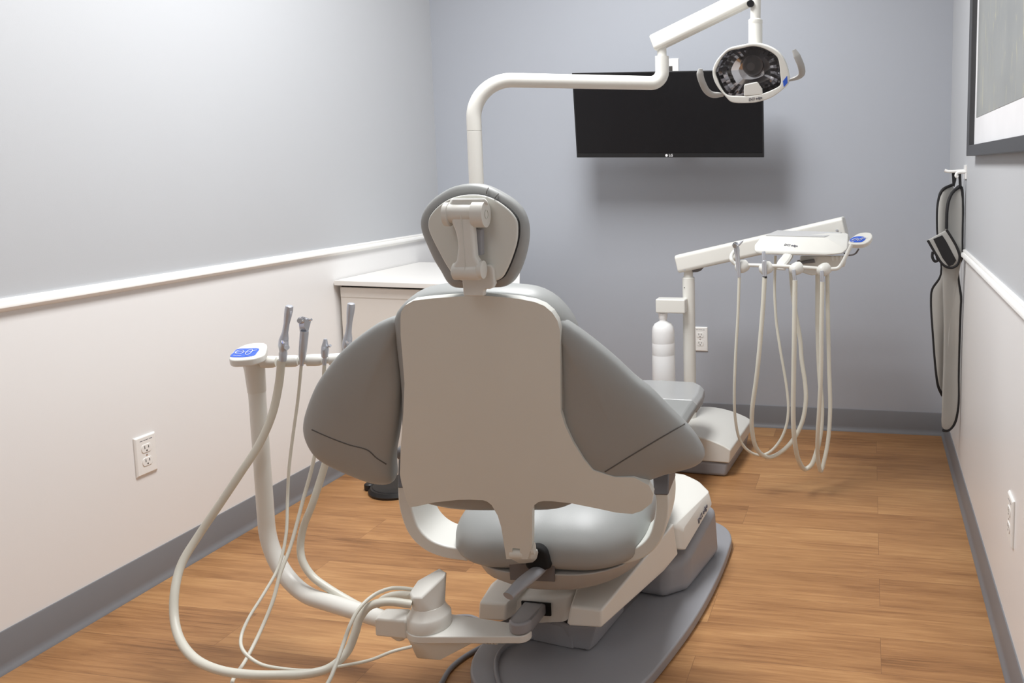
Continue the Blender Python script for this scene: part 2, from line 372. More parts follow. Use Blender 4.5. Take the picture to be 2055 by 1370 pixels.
# ------------------------------------------------------------------ cabinet
t = thing('cabinet', 'white low cabinet in the back left corner behind the dental chair', 'cabinet', (.35, 3.1, 0))
TZ = .772
ct = [V((.006, 2.845, TZ)), V((.800, 2.778, TZ)), V((.508, 3.44, TZ)), V((.006, 3.455, TZ))]
obj('countertop', prism(ct, (0, 0, -.019)), LAMINATE, t, bevel=.0015, seg=2)
cb = [V((.016, 2.866, TZ-.019)), V((.783, 2.803, TZ-.019)), V((.50, 3.43, TZ-.019)), V((.016, 3.445, TZ-.019))]
obj('top_gap', prism([p.lerp(sum(cb, V())/4, .012) for p in cb], (0, 0, -.009)), GAP, t)
cb = [p-V((0, 0, .009)) for p in cb]
obj('body', prism(cb, (0, 0, -(TZ-.028-.002))), CABSIDE, t, bevel=.0015, seg=2)
obj('top_rail', prism([V((.018, 2.8655, TZ-.030)), V((.775, 2.8032, TZ-.030)), V((.775, 2.8012, TZ-.030)), V((.018, 2.8635, TZ-.030))], (0, 0, -.036)), CABSIDE, t)

# ------------------------------------------------------------------ foot pedal, just showing under the left wing
fc = V((.315, 2.722, 0))
t = thing('foot_control', 'low black foot control on the floor, just showing under the left chair wing', 'foot pedal', fc)
obj('base', lathe(fc, fc+V((0, 0, .022)), [(0, .105), (.4, .108), (1, .100)], 40), BLACK, t)
obj('pedal', lathe(fc+V((0, 0, .021)), fc+V((0, 0, .030)), [(0, .094), (.4, .092), (.8, .080), (1, .060)], 40), BLACK, t)
obj('stud', cyl(fc+V((-.11, -.02, .0)), fc+V((-.11, -.02, .026)), .018, 20, .004), BLACK, t)

# ------------------------------------------------------------------ the dental chair
chair = thing('dental_chair', 'grey dental chair seen from behind, with winged backrest and curved base plate', 'dental chair', CHR.O, CHR.a)
K = .25                                                   # recline
def rp(x, y, off=0, sweep=0):
    """point on the reclined back plane (chair local v = .0675+off - K z), wings swept forward by sweep*|u| beyond the shell"""
    n = CHR.f+V((0, 0, K)); d = ray(x, y); s = 0; P = None
    for _ in range(8):
        P = CAM+d*(((CHR.O-CAM).dot(n)+.0675+off+s)/d.dot(n)); u = abs(CHR.loc(P).x); s = sweep*max(0, u-.15)
    return P
BN = -(CHR.f+V((0, 0, K))).normalized()                   # towards the camera
# base plate
rs = [(.02, -.375), (.10, -.365), (.165, -.325), (.205, -.27), (.223, -.216), (.233, -.069), (.232, .098), (.213, .301), (.186, .47), (.168, .545), (.135, .60), (.085, .635), (.0, .648)]
pl = rs+[(-u, v) for u, v in rs[::-1] if u > 0]
pl = catmull([BAS.w(u, v, 0) for u, v in pl], 5, True)
obj('base_plate', prism(pl, (0, 0, .03)), GREYP, chair, bevel=.006, seg=3)
# stanchion and lift
def bh(L): return [BAS.w(*p) for p in L]
obj('base_column', hull(bh([(.045, .126, .03), (.12, .13, .03), (.168, .19, .03), (.168, .44, .03), (-.15, .44, .03), (-.15, .19, .03), (-.1, .126, .03), (-.05, .126, .03),
    (.06, .15, .115), (.12, .16, .115), (.162, .21, .125), (.158, .44, .18), (-.15, .44, .18), (-.15, .21, .125), (-.06, .15, .115)])), GREYP, chair, bevel=.022, seg=5)
obj('spine', hull(bh([(-.06, -.15, .03), (.04, -.15, .03), (-.06, .3, .03), (.05, .3, .03), (-.06, -.15, .10), (.03, -.15, .10), (-.06, .3, .13), (.05, .3, .13)])), DGREY, chair, bevel=.004)
def rear_foot(s): return hull([BAS.at(1137, 1300, z=.03), BAS.at(1182, 1307, z=.03), BAS.at(1194, 1298, z=.03), BAS.at(1254, 1225, z=.03), BAS.at(1180, 1220, z=.03), BAS.at(1137, 1254, v=-.157), BAS.at(1196, 1256, v=-.152), BAS.at(1256, 1200, u=.075)])
obj('rear_foot', rear_foot(1), GREYP, chair, bevel=.008, seg=4)
def mir(P): l = BAS.loc(P); return BAS.w(-l.x-.01, l.y, l.z)
obj('rear_foot', hull([mir(p) for p in (BAS.at(1137, 1300, z=.03), BAS.at(1194, 1298, z=.03), BAS.at(1254, 1225, z=.03), BAS.at(1180, 1220, z=.03), BAS.at(1137, 1254, v=-.157), BAS.at(1196, 1256, v=-.152), BAS.at(1256, 1200, u=.075))]), GREYP, chair, bevel=.008)
obj('cross_panel', box((-.065, -.14, .058), (.14, .03, .055), BAS), GREYP, chair, bevel=.004)
U0 = .125
rc = [BAS.at(1137, 1256, v=-.225), BAS.at(1207, 1260, v=-.225), BAS.at(1207, 1224, v=-.222), BAS.at(1145, 1216, v=-.222), BAS.at(1157, 1180, v=-.15),
      BAS.at(1329, 1149, u=U0+.02), BAS.at(1361, 1110, u=U0+.035), BAS.at(1352, 1050, u=U0+.03), BAS.at(1262, 1130, u=U0-.03), BAS.at(1190, 1180, u=U0-.06), BAS.w(.02, .25, .13), BAS.w(.02, .25, .2), BAS.w(.0, -.1, .15)]
obj('lift_cover', hull(rc), WARMW, chair, bevel=.006, seg=4)
obj('lift_cover', hull([BAS.at(960, 1244, v=-.20), BAS.at(1013, 1246, v=-.205), BAS.at(1016, 1211, v=-.2), BAS.at(962, 1208, v=-.195), BAS.at(985, 1171, v=-.09), BAS.at(1030, 1171, v=-.09)]+
    [BAS.w(-.2, .2, .13), BAS.w(-.07, .2, .13), BAS.w(-.18, .2, .2), BAS.w(-.07, .2, .2)]), WARMW, chair, bevel=.006, seg=4)
rb = hull([BAS.at(1024, 1203, v=-.165), BAS.at(1034, 1240, v=-.17), BAS.at(1045, 1252, v=-.17), BAS.at(1135, 1248, v=-.17), BAS.at(1147, 1192, v=-.165), BAS.at(1140, 1184, v=-.13), BAS.at(1045, 1186, v=-.13), BAS.w(-.13, .1, .14), BAS.w(.03, .1, .14), BAS.w(-.13, .1, .2), BAS.w(.03, .1, .2)])
hs = obj('rear_housing', rb, WARMW, chair, bevel=.01, seg=4)
obj('slot_opening', prism([BAS.at(x, y, v=-.173) for x, y in ((1046, 1206), (1104, 1211), (1105, 1236), (1062, 1234), (1047, 1226))], BAS.f*.004), GAP, hs)
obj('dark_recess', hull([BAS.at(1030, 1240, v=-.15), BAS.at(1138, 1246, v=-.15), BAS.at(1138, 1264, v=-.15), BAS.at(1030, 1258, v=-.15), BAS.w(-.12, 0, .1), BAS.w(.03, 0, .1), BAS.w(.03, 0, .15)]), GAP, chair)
pc = [BAS.at(1376, 1104, u=.168), BAS.at(1361, 1103, u=.155), BAS.at(1354, 1053, u=.145), BAS.at(1371, 1061, u=.16), BAS.at(1424, 985, u=.16), BAS.at(1431, 1010, u=.172), BAS.at(1402, 963, u=.115), BAS.at(1376, 952, u=.07), BAS.at(1358, 950, u=.03)]
pcm = [V(p) for p in pc]+[BAS.w(-BAS.loc(p).x, BAS.loc(p).y, BAS.loc(p).z) for p in pc]
pcov = obj('pump_cover', hull(pcm), WARMW, chair, bevel=.009, seg=5)
def surf(o, parent, x, y):
    from mathutils.bvhtree import BVHTree
    me = o.data; inv = world(parent); bt = BVHTree.FromPolygons([inv @ v.co for v in me.vertices], [p.vertices[:] for p in me.polygons])
    h = bt.ray_cast(CAM, ray(x, y).normalized()); n = h[1]
    return h[0], (n if n.dot(ray(x, y)) < 0 else -n)
def logo_on(o, parent, p0, p1, size, m=INK, shear=.25, lift=.0006):
    """lettering running between two photo points on the surface of o"""
    A, n0 = surf(o, parent, *p0); B, n1 = surf(o, parent, *p1); Mi, n = surf(o, parent, (p0[0]+p1[0])/2, (p0[1]+p1[1])/2)
    xd = (B-A).normalized(); xd = (xd-n*xd.dot(n)).normalized()
    obj('logo', text('DCI edge', size, Mi+n*lift, xd, n.cross(xd), depth=.0006, shear=shear), m, o, rec=False)
logo_on(pcov, chair, (1402, 1046), (1417, 1015), .019, lift=.0012)
# seat pan, seat cushion
def rrect(hu, v0, v1, r, z, notch=None, n=8):
    out = []
    for cx, cy, a0 in ((hu-r, v0+r, -90), (hu-r, v1-r, 0), (-hu+r, v1-r, 90), (-hu+r, v0+r, 180)):
        for i in range(n+1): a = math.radians(a0+90*i/n); out.append((cx+r*math.cos(a), cy+r*math.sin(a)))
    return out
pan = []
for z, g, vb in ((.247, .036, .07), (.270, .012, .048), (.303, 0, .036)):
    pan += [CHR.w(u+.02, v, z) for u, v in rrect(.205-g, vb, .52, .15, 0)]
pn = obj('seat_pan', hull(pan), PANM, chair, bevel=.004)
obj('lever_recess', prism([CHR.at(x, y, v=.034) for x, y in ((1022, 1131), (1113, 1134), (1113, 1167), (1024, 1163))], CHR.f*.004), DGREY, pn)
out = rrect(.228, .055, .62, .13, 0, n=10)
out = [(u+.008, v) for u, v in out]
# notch at the middle of the rear edge
i0 = [i for i, (u, v) in enumerate(out) if v < .0551]
nn = [(-.09, .055), (-.045, .056), (0, .06), (.045, .056), (.10, .055)]
seq = out[-1:]+out[:0]
body = [p for p in out]
outline = body[-1:]and (body+nn)
bm = pillow([CHR.w(u, v-.025, .338) for u, v in outline], (0, 0, 1), .112, .066, N=140, rings=16, p=2.5, smooth=False, center=CHR.w(.008, .34, .338))
obj('seat_cushion', bm, VINYL, chair, angle=60)
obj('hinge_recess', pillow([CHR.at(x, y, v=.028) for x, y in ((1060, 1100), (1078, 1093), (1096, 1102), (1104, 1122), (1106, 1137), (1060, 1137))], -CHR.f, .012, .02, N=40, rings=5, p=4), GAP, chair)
obj('seat_lever', tube(catmull([CHR.at(1090, 1135, v=.045), CHR.at(1070, 1152, v=.0), CHR.at(1045, 1172, v=-.05), CHR.at(1020, 1196, v=-.085)], 6), [.014+.004*math.sin(math.pi*min(1, i/16)) for i in range(19)], 14, section=[(1.0*math.cos(q), .6*math.sin(q)) for q in [2*math.pi*i/16 for i in range(16)]]), GREYP, chair)
# leg rest
def leg(u, v, z): return CHR.w(u, v, z)
lp = []
for v, hu, z in ((.60, .175, .335), (.9, .185, .325), (1.2, .20, .325), (1.38, .222, .34), (1.45, .222, .347), (1.485, .19, .35)):
    lp.append((v, hu, z))
bm = BM(); rings = []
for v, hu, z in lp:
    th = .055 if v < 1.44 else .05
    sec = [(-hu+.012, -th), (hu-.012, -th), (hu, -th*.6), (hu, -.018), (hu-.018, 0), (0, .006), (-hu+.018, 0), (-hu, -.018), (-hu, -th*.6)]
    rings.append([bm.verts.new(CHR.w(a, v, z+b)) for a, b in sec])
for A, B in zip(rings, rings[1:]):
    for j in range(9): face(bm, [A[j], A[(j+1) % 9], B[(j+1) % 9], B[j]])
face(bm, rings[0][::-1]); face(bm, rings[-1])
obj('leg_rest', bm, VINYL, chair, bevel=.012, seg=4)
GLOSS = mat('glossy_grey_cover', (172, 173, 173), .16, var=.01)
bm = BM(); rings = []
for v, hu, z in ((1.30, .213, .3355), (1.38, .2245, .3425), (1.455, .2245, .350), (1.492, .193, .3535)):
    th = .062
    sec = [(-hu, -th*.8), (hu, -th*.8), (hu, -.018), (hu-.018, 0), (0, .006), (-hu+.018, 0), (-hu, -.018)]
    rings.append([bm.verts.new(CHR.w(a, v, z+b)) for a, b in sec])
for A, B in zip(rings, rings[1:]):
    for j in range(7): face(bm, [A[j], A[(j+1) % 7], B[(j+1) % 7], B[j]])
face(bm, rings[0][::-1]); face(bm, rings[-1])
obj('toe_cover', bm, GLOSS, chair, bevel=.005, seg=3)
obj('leg_rest_frame', hull([CHR.w(u, v, z) for u, v, z in ((-.14, .45, .19), (.14, .45, .19), (-.15, 1.2, .25), (.15, 1.2, .25), (-.15, .45, .278), (.15, .45, .278), (-.16, 1.25, .268), (.16, 1.25, .268))]), WARMW, chair, bevel=.01)
# backrest cushion behind the shell
cush = [(803, 660), (801, 630), (815, 604), (845, 585), (885, 576), (935, 572.5), (985, 574), (1040, 577), (1078, 583), (1108, 598), (1132, 621), (1151, 650), (1163, 690), (1172, 760), (1185, 850), (1195, 940), (1150, 1000), (1040, 1010), (900, 1005), (845, 985), (820, 900), (814, 760)]
obj('back_cushion', pillow([rp(x, y, .052) for x, y in cush], BN, .045, .05, p=5, rings=10), VINYL, chair)
# shell
sh = [(801.6, 640), (803, 627), (812, 613), (830, 603), (869, 598), (928, 593.5), (970, 592), (1000, 594), (1042, 598.5), (1074, 605), (1093, 613), (1109, 627), (1119, 643), (1124, 663), (1125, 765), (1126, 826), (1135, 855), (1150, 887), (1172, 923), (1190, 945), (1232, 960), (1270, 962), (1300, 978), (1309, 995), (1306, 1014), (1285, 1030), (1267, 1035), (1235, 1031), (1200, 1021.6), (1148, 1009), (1108, 1003.5), (1092, 1003), (1082, 1005), (1074, 1011), (1070, 1021), (1069.5, 1092), (1061, 1119), (1046, 1119), (1045, 1098), (1030, 1097), (1029, 1119), (1018, 1119), (1013, 1088), (1008, 1056), (1000.7, 1032), (988.5, 1011), (980, 1004.5), (971, 1001.5), (945, 1001), (920, 1002), (871, 1009), (832, 1019), (819, 1021), (813, 1013), (801, 973), (797.5, 955), (800, 900), (806, 830), (809, 770), (805, 714), (801.6, 672)]
spt = [rp(x, y, 0) for x, y in sh]
bm = prism(spt, BN*-.016)
for i in range(1, 22):
    u = -.26+.52*i/22; bmesh.ops.bisect_plane(bm, geom=bm.verts[:]+bm.edges[:]+bm.faces[:], plane_co=CHR.w(u, 0, 0), plane_no=CHR.r)
for i in range(1, 22):
    z = .38+.58*i/22; bmesh.ops.bisect_plane(bm, geom=bm.verts[:]+bm.edges[:]+bm.faces[:], plane_co=CHR.w(0, 0, z), plane_no=V((0, 0, 1)))
for v in bm.verts:
    l = CHR.loc(v.co); u = abs(l.x); v.co += CHR.f*(.006*min(1.3, u/.2)**2.6) - CHR.f*.006*math.cos(min(1, u/.2)*math.pi/2)
obj('back_shell', bm, SHELL, chair, bevel=.004, seg=3)
hb = rp(1038, 1109, .018)
hg = obj('back_hinge', lathe(rp(1024, 1108, .004), rp(1051, 1109, .004), [(0, .010), (.08, .0125), (.92, .0125), (1, .010)], 24), SHELL, chair)
obj('hinge_bracket', hull([rp(1022, 1121, .012), rp(1066, 1121, .012), rp(1096, 1112, .09), rp(1100, 1128, .09), rp(1040, 1130, .03), rp(1070, 1130, .04), rp(1071, 1095, .016), rp(1024, 1100, .03)]), SHELL, chair, bevel=.005)
obj('hinge_knob', lathe(rp(1067, 1100, .004), rp(1073, 1100, .004), [(0, .013), (1, .013)], 18, sx=.7), SHELL, chair)
# wings
WL = [(801, 636), (770, 643), (738, 662), (708, 685), (683, 708), (657, 740), (638, 769), (622, 807), (613, 839), (612, 862), (620, 887.5), (634.6, 910), (654, 925), (686, 941), (715, 953.5), (740.6, 963), (766, 968.5), (785, 967), (793, 961), (792, 940), (792.5, 913), (800, 868), (806, 810), (808, 769), (804.5, 720), (802, 682)]
WR = [(1114, 635.5), (1127, 639), (1154, 656), (1192.6, 685), (1231, 717), (1273, 756), (1305, 781.5), (1337, 813.6), (1359.6, 836), (1388.5, 865), (1404.5, 887.5), (1414.8, 910), (1411, 921), (1398, 931), (1369, 940.5), (1337, 948.5), (1305, 959.7), (1273, 969), (1250, 971.6), (1221.5, 968.7), (1205.5, 959.7), (1183, 947), (1160.5, 913), (1141, 881), (1128.4, 852), (1123, 829.7), (1123.5, 797.6), (1124, 759), (1123, 704.5), (1121, 666)]
def wing(Lp, cen, off, sm, seams, cush_seam):
    P = [rp(x, y, off, sm) for x, y in Lp]; c = rp(cen[0], cen[1], off, sm)
    w = obj('backrest_wing', pillow(P, BN, .034, .045, N=120, rings=16, p=2.6, center=c), VINYL, chair)
    for s in seams:
        obj('seam', tube(catmull([rp(x, y, off, sm)+BN*h for x, y, h in s], 8), .0017, 8), SEAM, w)
    return w
wl = wing(WL, (720, 845), .03, .12, [], None)
wr = wing(WR, (1240, 850), .03, .12, [], None)
# seams laid on the wing surface
def seam_on(w, pts, off, sm, r=.0022):
    me = w.data; inv = world(chair); from mathutils.bvhtree import BVHTree
    bt = BVHTree.FromPolygons([inv @ v.co for v in me.vertices], [p.vertices[:] for p in me.polygons]); out = []
    for q in catmull([V((x, y, 0)) for x, y in pts], 8):
        h = bt.ray_cast(CAM, ray(q.x, q.y).normalized())
        if h[0] is not None: out.append(h[0]-h[1]*0)
    if len(out) > 3: obj('seam', tube(out, r*1.0, 8), SEAM, w)
seam_on(wl, [(626, 862), (660, 877), (700, 892), (738, 903), (755, 918), (775, 931)], .03, .12, .0014)
seam_on(wr, [(1374, 850), (1340, 870), (1321, 881), (1257, 919.5), (1221, 942), (1214, 946)], .03, .12, .0014)
# arms
def jarm(s):
    Jp = [(.286, .474), (.287, .445), (.283, .41), (.268, .365), (.24, .335), (.20, .318), (.14, .31)]
    P = catmull([CHR.w(s*u+(-.035 if s < 0 else -.005), .15, z) for u, z in Jp], 6)
    bm = tube(P, 1, section=[(a, b) for a, b in ((-.015, -.055), (.015, -.055), (.015, .055), (-.015, .055))], up=CHR.f)
    return bm
for s in (1, -1):
    a = obj('arm_support', jarm(s), SHELL if s > 0 else WARMW, chair, bevel=.005)
    o = (-.035 if s < 0 else -.005)
    obj('arm_socket', hull([CHR.w(s*.285+o+du, .15+dv, z) for du, dv, z in ((-.0165, -.057, .468), (.0165, -.057, .468), (-.0165, .057, .468), (.0165, .057, .468), (-.024, -.03, .53), (.016, -.03, .53), (-.024, .06, .53), (.016, .06, .53))]), DGREY, a, bevel=.004)
    obj('arm_pad', hull([CHR.w(s*.28+o+du, v, z) for du in (-.028, .026) for v in (.10, .24) for z in (.53, .562)]), DGREY, chair, bevel=.012)
# headrest
HV = -.205
def hp(x, y, v=HV): return CHR.at(x, y, v=v)
HO = [(847.6, 448.5), (849.6, 433), (857, 417), (871, 400), (889, 386.5), (908.7, 375.6), (930, 369.7), (958, 368), (977.6, 371.7), (1007, 385.5), (1033, 403), (1048.6, 421), (1057.4, 442.6), (1060, 464), (1058.4, 488), (1052.5, 515.5), (1042.7, 543), (1029, 565), (1015, 574), (995, 576), (955, 577), (925, 577), (911, 574), (901, 565), (889, 544), (875, 521.4), (861.4, 492), (851.5, 468)]
HI = [(858, 448.5), (860, 437), (869, 423), (887, 407), (908.7, 396), (938, 390.4), (966, 391.4), (989.5, 399), (1009, 411), (1027, 427), (1037, 442.6), (1039, 460), (1037, 484), (1029, 511.6), (1017, 541), (1007, 557), (993, 564), (960, 565), (926, 564), (912.6, 557), (895, 533), (879, 504), (865, 476), (859, 460)]
hpad = obj('headrest_cushion', pillow([hp(x, y, HV+.028) for x, y in HO], -CHR.f, .026, .04, p=3.2, rings=12), VINYL, chair)
for a, b in (((976, 389), (980, 377)), ((992, 399), (1000, 389))):
    obj('pleat', tube(catmull([hp(a[0], a[1], HV-.001), hp((a[0]+b[0])/2-1, (a[1]+b[1])/2, HV+.0025), hp(b[0], b[1], HV+.013)], 6), .0011, 8), SEAM, hpad)
hin = catmull([hp(x, y, HV-.003) for x, y in HI], 4, True)
obj('plate_gap', prism([p.lerp(sum(hin, V())/len(hin), -.008)+CHR.f*.004 for p in hin], CHR.f*.008), GAP, chair)
hplate = obj('headrest_plate', prism(hin, CHR.f*.014), SHELL, chair, bevel=.004, seg=3)
HB = HV-.034                                               # bracket plane
def hb_(x, y, v=HB): return CHR.at(x, y, v=v)
cap = hull([hb_(x, y, v) for x, y in ((897, 419), (908, 399), (972, 398), (979, 409), (979, 404)) for v in (HB-.002,)]+[hb_(x, y, HV) for x, y in ((895, 424), (905, 398), (974, 398), (981, 412))]+[hb_(907, 409, HB-.002), hb_(958, 407, HB-.002)])
obj('hinge_cover', cap, WARMW, chair, bevel=.004, seg=4)
def ear(xc, yc, w, r, m=WARMW):
    c = hb_(xc, yc, HB+.004); bm = lathe(c-CHR.r*w/2, c+CHR.r*w/2, [(0, r-.003), (.12, r), (.88, r), (1, r-.003)], 28); return bm
ro = .0230
el = obj('hinge_ear', ear(899, 430, .011, .0215), WARMW, chair)
er = obj('hinge_ear', hull([hb_(966, 430, HB+.004)+CHR.r*a+CHR.f*(ro*math.cos(q))+V((0, 0, ro*1.03*math.sin(q))) for a in (-.0135, .009) for q in [2*math.pi*i/28 for i in range(28)]]+[hb_(962, 404, HB+.01), hb_(977, 404, HB+.01)]), WARMW, chair, bevel=.003)
cc = hb_(966, 430, HB+.004)
obj('button', ring([cc+CHR.r*.0095+CHR.f*(.0085*math.cos(q))+V((0, 0, .0085*math.sin(q))) for q in [2*math.pi*i/24 for i in range(24)]], [cc+CHR.r*.0095+CHR.f*(.0075*math.cos(q))+V((0, 0, .0075*math.sin(q))) for q in [2*math.pi*i/24 for i in range(24)]], CHR.r*.0007, 24), SHELL, er)
barrel = lathe(hb_(902, 428, HB+.002), hb_(951, 428, HB+.002), [(0, .0165), (.02, .017), (.98, .017), (1, .0165)], 32)
obj('hinge_barrel', barrel, WARMW, chair)
ap = [(903, 430), (905, 447), (912, 462), (916, 478), (918, 497), (915, 522), (908, 532), (909, 548), (918, 559), (958, 558), (962, 545), (962, 530), (953, 515), (951, 490), (949, 465), (947, 452), (950, 430)]
arm = prism([hb_(x, y, HB-.012) for x, y in ap], CHR.f*.022)
obj('headrest_arm', arm, WARMW, chair, bevel=.006, seg=4)
obj('lower_knuckle', lathe(hb_(909, 544, HB+.001), hb_(964, 544, HB+.001), [(0, .010), (.06, .0155), (.94, .0165), (1, .015)], 28), WARMW, chair)
obj('arm_groove', tube([hb_(924, 432, HB-.0165), hb_(928, 460, HB-.0125), hb_(931, 500, HB-.0125), hb_(932.5, 530, HB-.014), hb_(933, 552, HB-.014)], .0006, 6), SHELL, chair)
obj('latch_insert', prism([hb_(x, y, HB+.008) for x, y in ((948, 458), (966, 460), (967, 512), (952, 513))], CHR.f*.014), GREYP, chair, bevel=.002)
lk = obj('knuckle_ring', lathe(hb_(961, 541, HB+.001), hb_(972, 541, HB+.001), [(0, .0155), (.1, .0165), (.9, .0165), (1, .014)], 28), WARMW, chair)
neck = prism([hb_(x, y, HV-.012) for x, y in ((927, 560), (962, 559), (972, 553), (972, 534), (976, 530.5), (986, 532.5), (990, 540), (991.5, 570), (988, 577), (984, 580), (973, 580), (970, 584), (970, 594), (930, 594))], CHR.f*.016)
obj('headrest_neck', neck, WARMW, chair, bevel=.003, seg=3)

# ------------------------------------------------------------------ dental light
LX, LY, LZ = .89, 2.30, 1.462
light = thing('dental_light', 'white dental operating lamp on a bent tube arm rising behind the headrest', 'dental lamp', (LX, LY, 0))
obj('post', cyl((LX, LY, 0), (LX, LY, 1.312), .0215, 32, .001), WHITE, light)
jx, jy = at(1329, 150, Y=2.55).x, 2.55
fp_ = fillet([(LX, LY, 1.3125), (LX, LY, LZ), (jx, jy, LZ), (jx, jy, at(1328, 113, Y=jy).z)], [.115, .038], 14)
obj('arm_tube', tube(fp_, .0215, 26), WHITE, light)
fl = at(1328, 97, Y=jy)
obj('pivot_pin', cyl((jx, jy, at(1328, 113, Y=jy).z-.004), (jx, jy, 1.60), .0145), WARMW, light)
p0, p1 = at(1312, 88, Y=jy), at(1512, -10, Y=2.51)
obj('flex_arm', tube([p0, p1], 1, section=[(a*.022, b*.026) for a, b in ((-1, -.7), (-.7, -1), (.7, -1), (1, -.7), (1, .7), (.7, 1), (-.7, 1), (-1, .7))], up=(0, 0, 1)), WARMW, light, bevel=.006)
obj('arm_pin', cyl(at(1506, 7, Y=2.475), at(1506, 7, Y=2.50), .011), BLACK, light)
HY = 2.50
obj('neck_tube', cyl(at(1517, -30, Y=HY), at(1516, 48, Y=HY), .0155), WHITE, light)
obj('neck_sleeve', lathe(at(1516, 38, Y=HY), at(1516, 100, Y=HY), [(0, .017), (.04, .0215), (.14, .0215), (.16, .0205), (.2, .021), (1, .021)], 30), WHITE, light)
LO = [(1462, 97), (1486, 91), (1511.7, 86.7), (1534, 89.8), (1558.8, 102), (1573.7, 119.6), (1582.4, 144.4), (1583, 166.7), (1570, 180.4), (1549, 195.3), (1524, 204), (1499, 207), (1467, 204.6), (1457, 195.3), (1441, 176.7), (1432, 159.3), (1429.8, 142), (1436, 124.5), (1448.4, 108.4)]
LI = [(1462, 103), (1486, 97.5), (1510.4, 93), (1531.5, 97), (1558.8, 114), (1564, 130), (1565.5, 147), (1566, 170), (1551, 180), (1530, 188), (1505.5, 192.5), (1480, 193), (1458.3, 190), (1447, 176), (1440, 160), (1435.4, 145.6), (1441, 129.5), (1450, 114)]
TLT = .22                                                     # head tips forward at the top
def lp_(x, y, d=0):
    n = V((0, 1, TLT)); dd = ray(x, y); P = CAM+dd*((V((0, 2.40+d, 1.47))-CAM).dot(n)/dd.dot(n)); return P
LN = V((0, 1, TLT)).normalized()
Lo, Li = [lp_(*p) for p in LO], [lp_(*p) for p in LI]
fr_ = obj('lamp_rim', ring(catmull(Lo, 4, True), catmull(Li, 4, True), LN*.018, 120), WHITE, light, bevel=.003, seg=2)
lc = sum(Lo, V())/len(Lo)
bm = BM(); Q = resample(catmull(Lo, 4, True), 72); prev = [bm.verts.new(q+LN*.012) for q in Q]
for k_, h_ in ((.99, .03), (.93, .06), (.75, .085), (.45, .10), (.2, .104)):
    cur = [bm.verts.new(lc+(q-lc)*k_+LN*h_) for q in Q]
    for j in range(72): face(bm, [prev[j], prev[(j+1) % 72], cur[(j+1) % 72], cur[j]])
    prev = cur
face(bm, prev); obj('lamp_housing', bm, WHITE, light)
Q = resample(catmull(Li, 4, True), 44); lci = sum(Q, V())/44; bm = BM(); prev = None
for k_, h_ in ((1.0, .010), (.95, .022), (.86, .038), (.74, .050), (.62, .058), (.4, .066), (.15, .070)):
    cur = [bm.verts.new(lci+(q-lci)*k_+LN*(h_+(.0025 if (j % 2) else -.0025)*(1 if .7 < k_ < .97 else 0))) for j, q in enumerate(Q)]
    if prev:
        for j in range(44): face(bm, [prev[j], prev[(j+1) % 44], cur[(j+1) % 44], cur[j]])
    prev = cur
face(bm, prev); obj('reflector', bm, CHROME, light, angle=8)
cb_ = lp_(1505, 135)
obj('dark_reflection_dome', lathe(cb_+LN*.062, cb_+LN*.018, [(0, .030), (.4, .029), (.8, .022), (1, .012)], 28), DGREY, light)  # added dark dome, its colour stands in for the dark reflection in the bowl
obj('bulb_shield', hull([lp_(x, y, -.0) for x, y in ((1493, 193), (1493, 170), (1520, 164), (1530, 178), (1531, 190))]+[lp_(x, y, .03) for x, y in ((1493, 192), (1494, 168), (1520, 164), (1528, 176), (1530, 190))]), WARMW, light, bevel=.003)
obj('lens', prism([p+LN*.006 for p in resample(catmull(Li, 4, True), 60)], LN*.0012), glass_mat(), light)
logo_on(fr_, light, (1502, 200.2), (1529, 195.5), .0105, shear=.3)
st = obj('side_label', prism([lp_(x, y, -.001) for x, y in ((1571, 163), (1579.5, 152), (1580.5, 166), (1573, 175))], LN*.003), BLUE, light)
def handle(pts, m):
    P = catmull([lp_(x, y, d) for x, y, d in pts], 8); n = len(P)
    return tube(P, [.0105*(.6+.4*min(1, i/6, (n-1-i)/4)) for i in range(n)], 14, section=[(.5*math.cos(q), .95*math.sin(q)) for q in [2*math.pi*i/16 for i in range(16)]], up=(1, .25, .15))
GRIP = mat('grip_grey', (176, 175, 172), .4)
obj('handle', handle([(1406, 138, -.03), (1405, 150, -.03), (1410, 167, -.025), (1419, 183, -.01), (1430, 190, 0), (1452, 190, .012)], 0), GRIP, light)
obj('handle', handle([(1593, 100, -.03), (1601, 116, -.03), (1608, 134, -.025), (1609, 148, -.01), (1602, 155, 0), (1578, 162, .012)], 0), GRIP, light)

# ------------------------------------------------------------------ floor utility box
t = thing('utility_box', 'low arched beige floor box on a grey base under the delivery post', 'utility box', (1.36, 3.23, 0))
UF = Frame((1.36, 3.225, 0), -4)
obj('base', hull([UF.w(u, v, z) for u, v, z in [(a*.165, b*.185, 0) for a in (-1, 1) for b in (-1, 1)]+[(a*.178, b*.185, .058) for a in (-1, 1) for b in (-1, 1)]]), GREYP, t, bevel=.014, seg=4)
ar = [(-.18, .058), (.18, .058), (.186, .112)]+[(.186-.372*i/14, .112+.048*math.sin(math.pi*i/14)**.8) for i in range(1, 14)]+[(-.186, .112)]
obj('lid', prism([UF.w(u, -.19, z) for u, z in ar], UF.f*.385), WARMW, t, bevel=.006, seg=3)

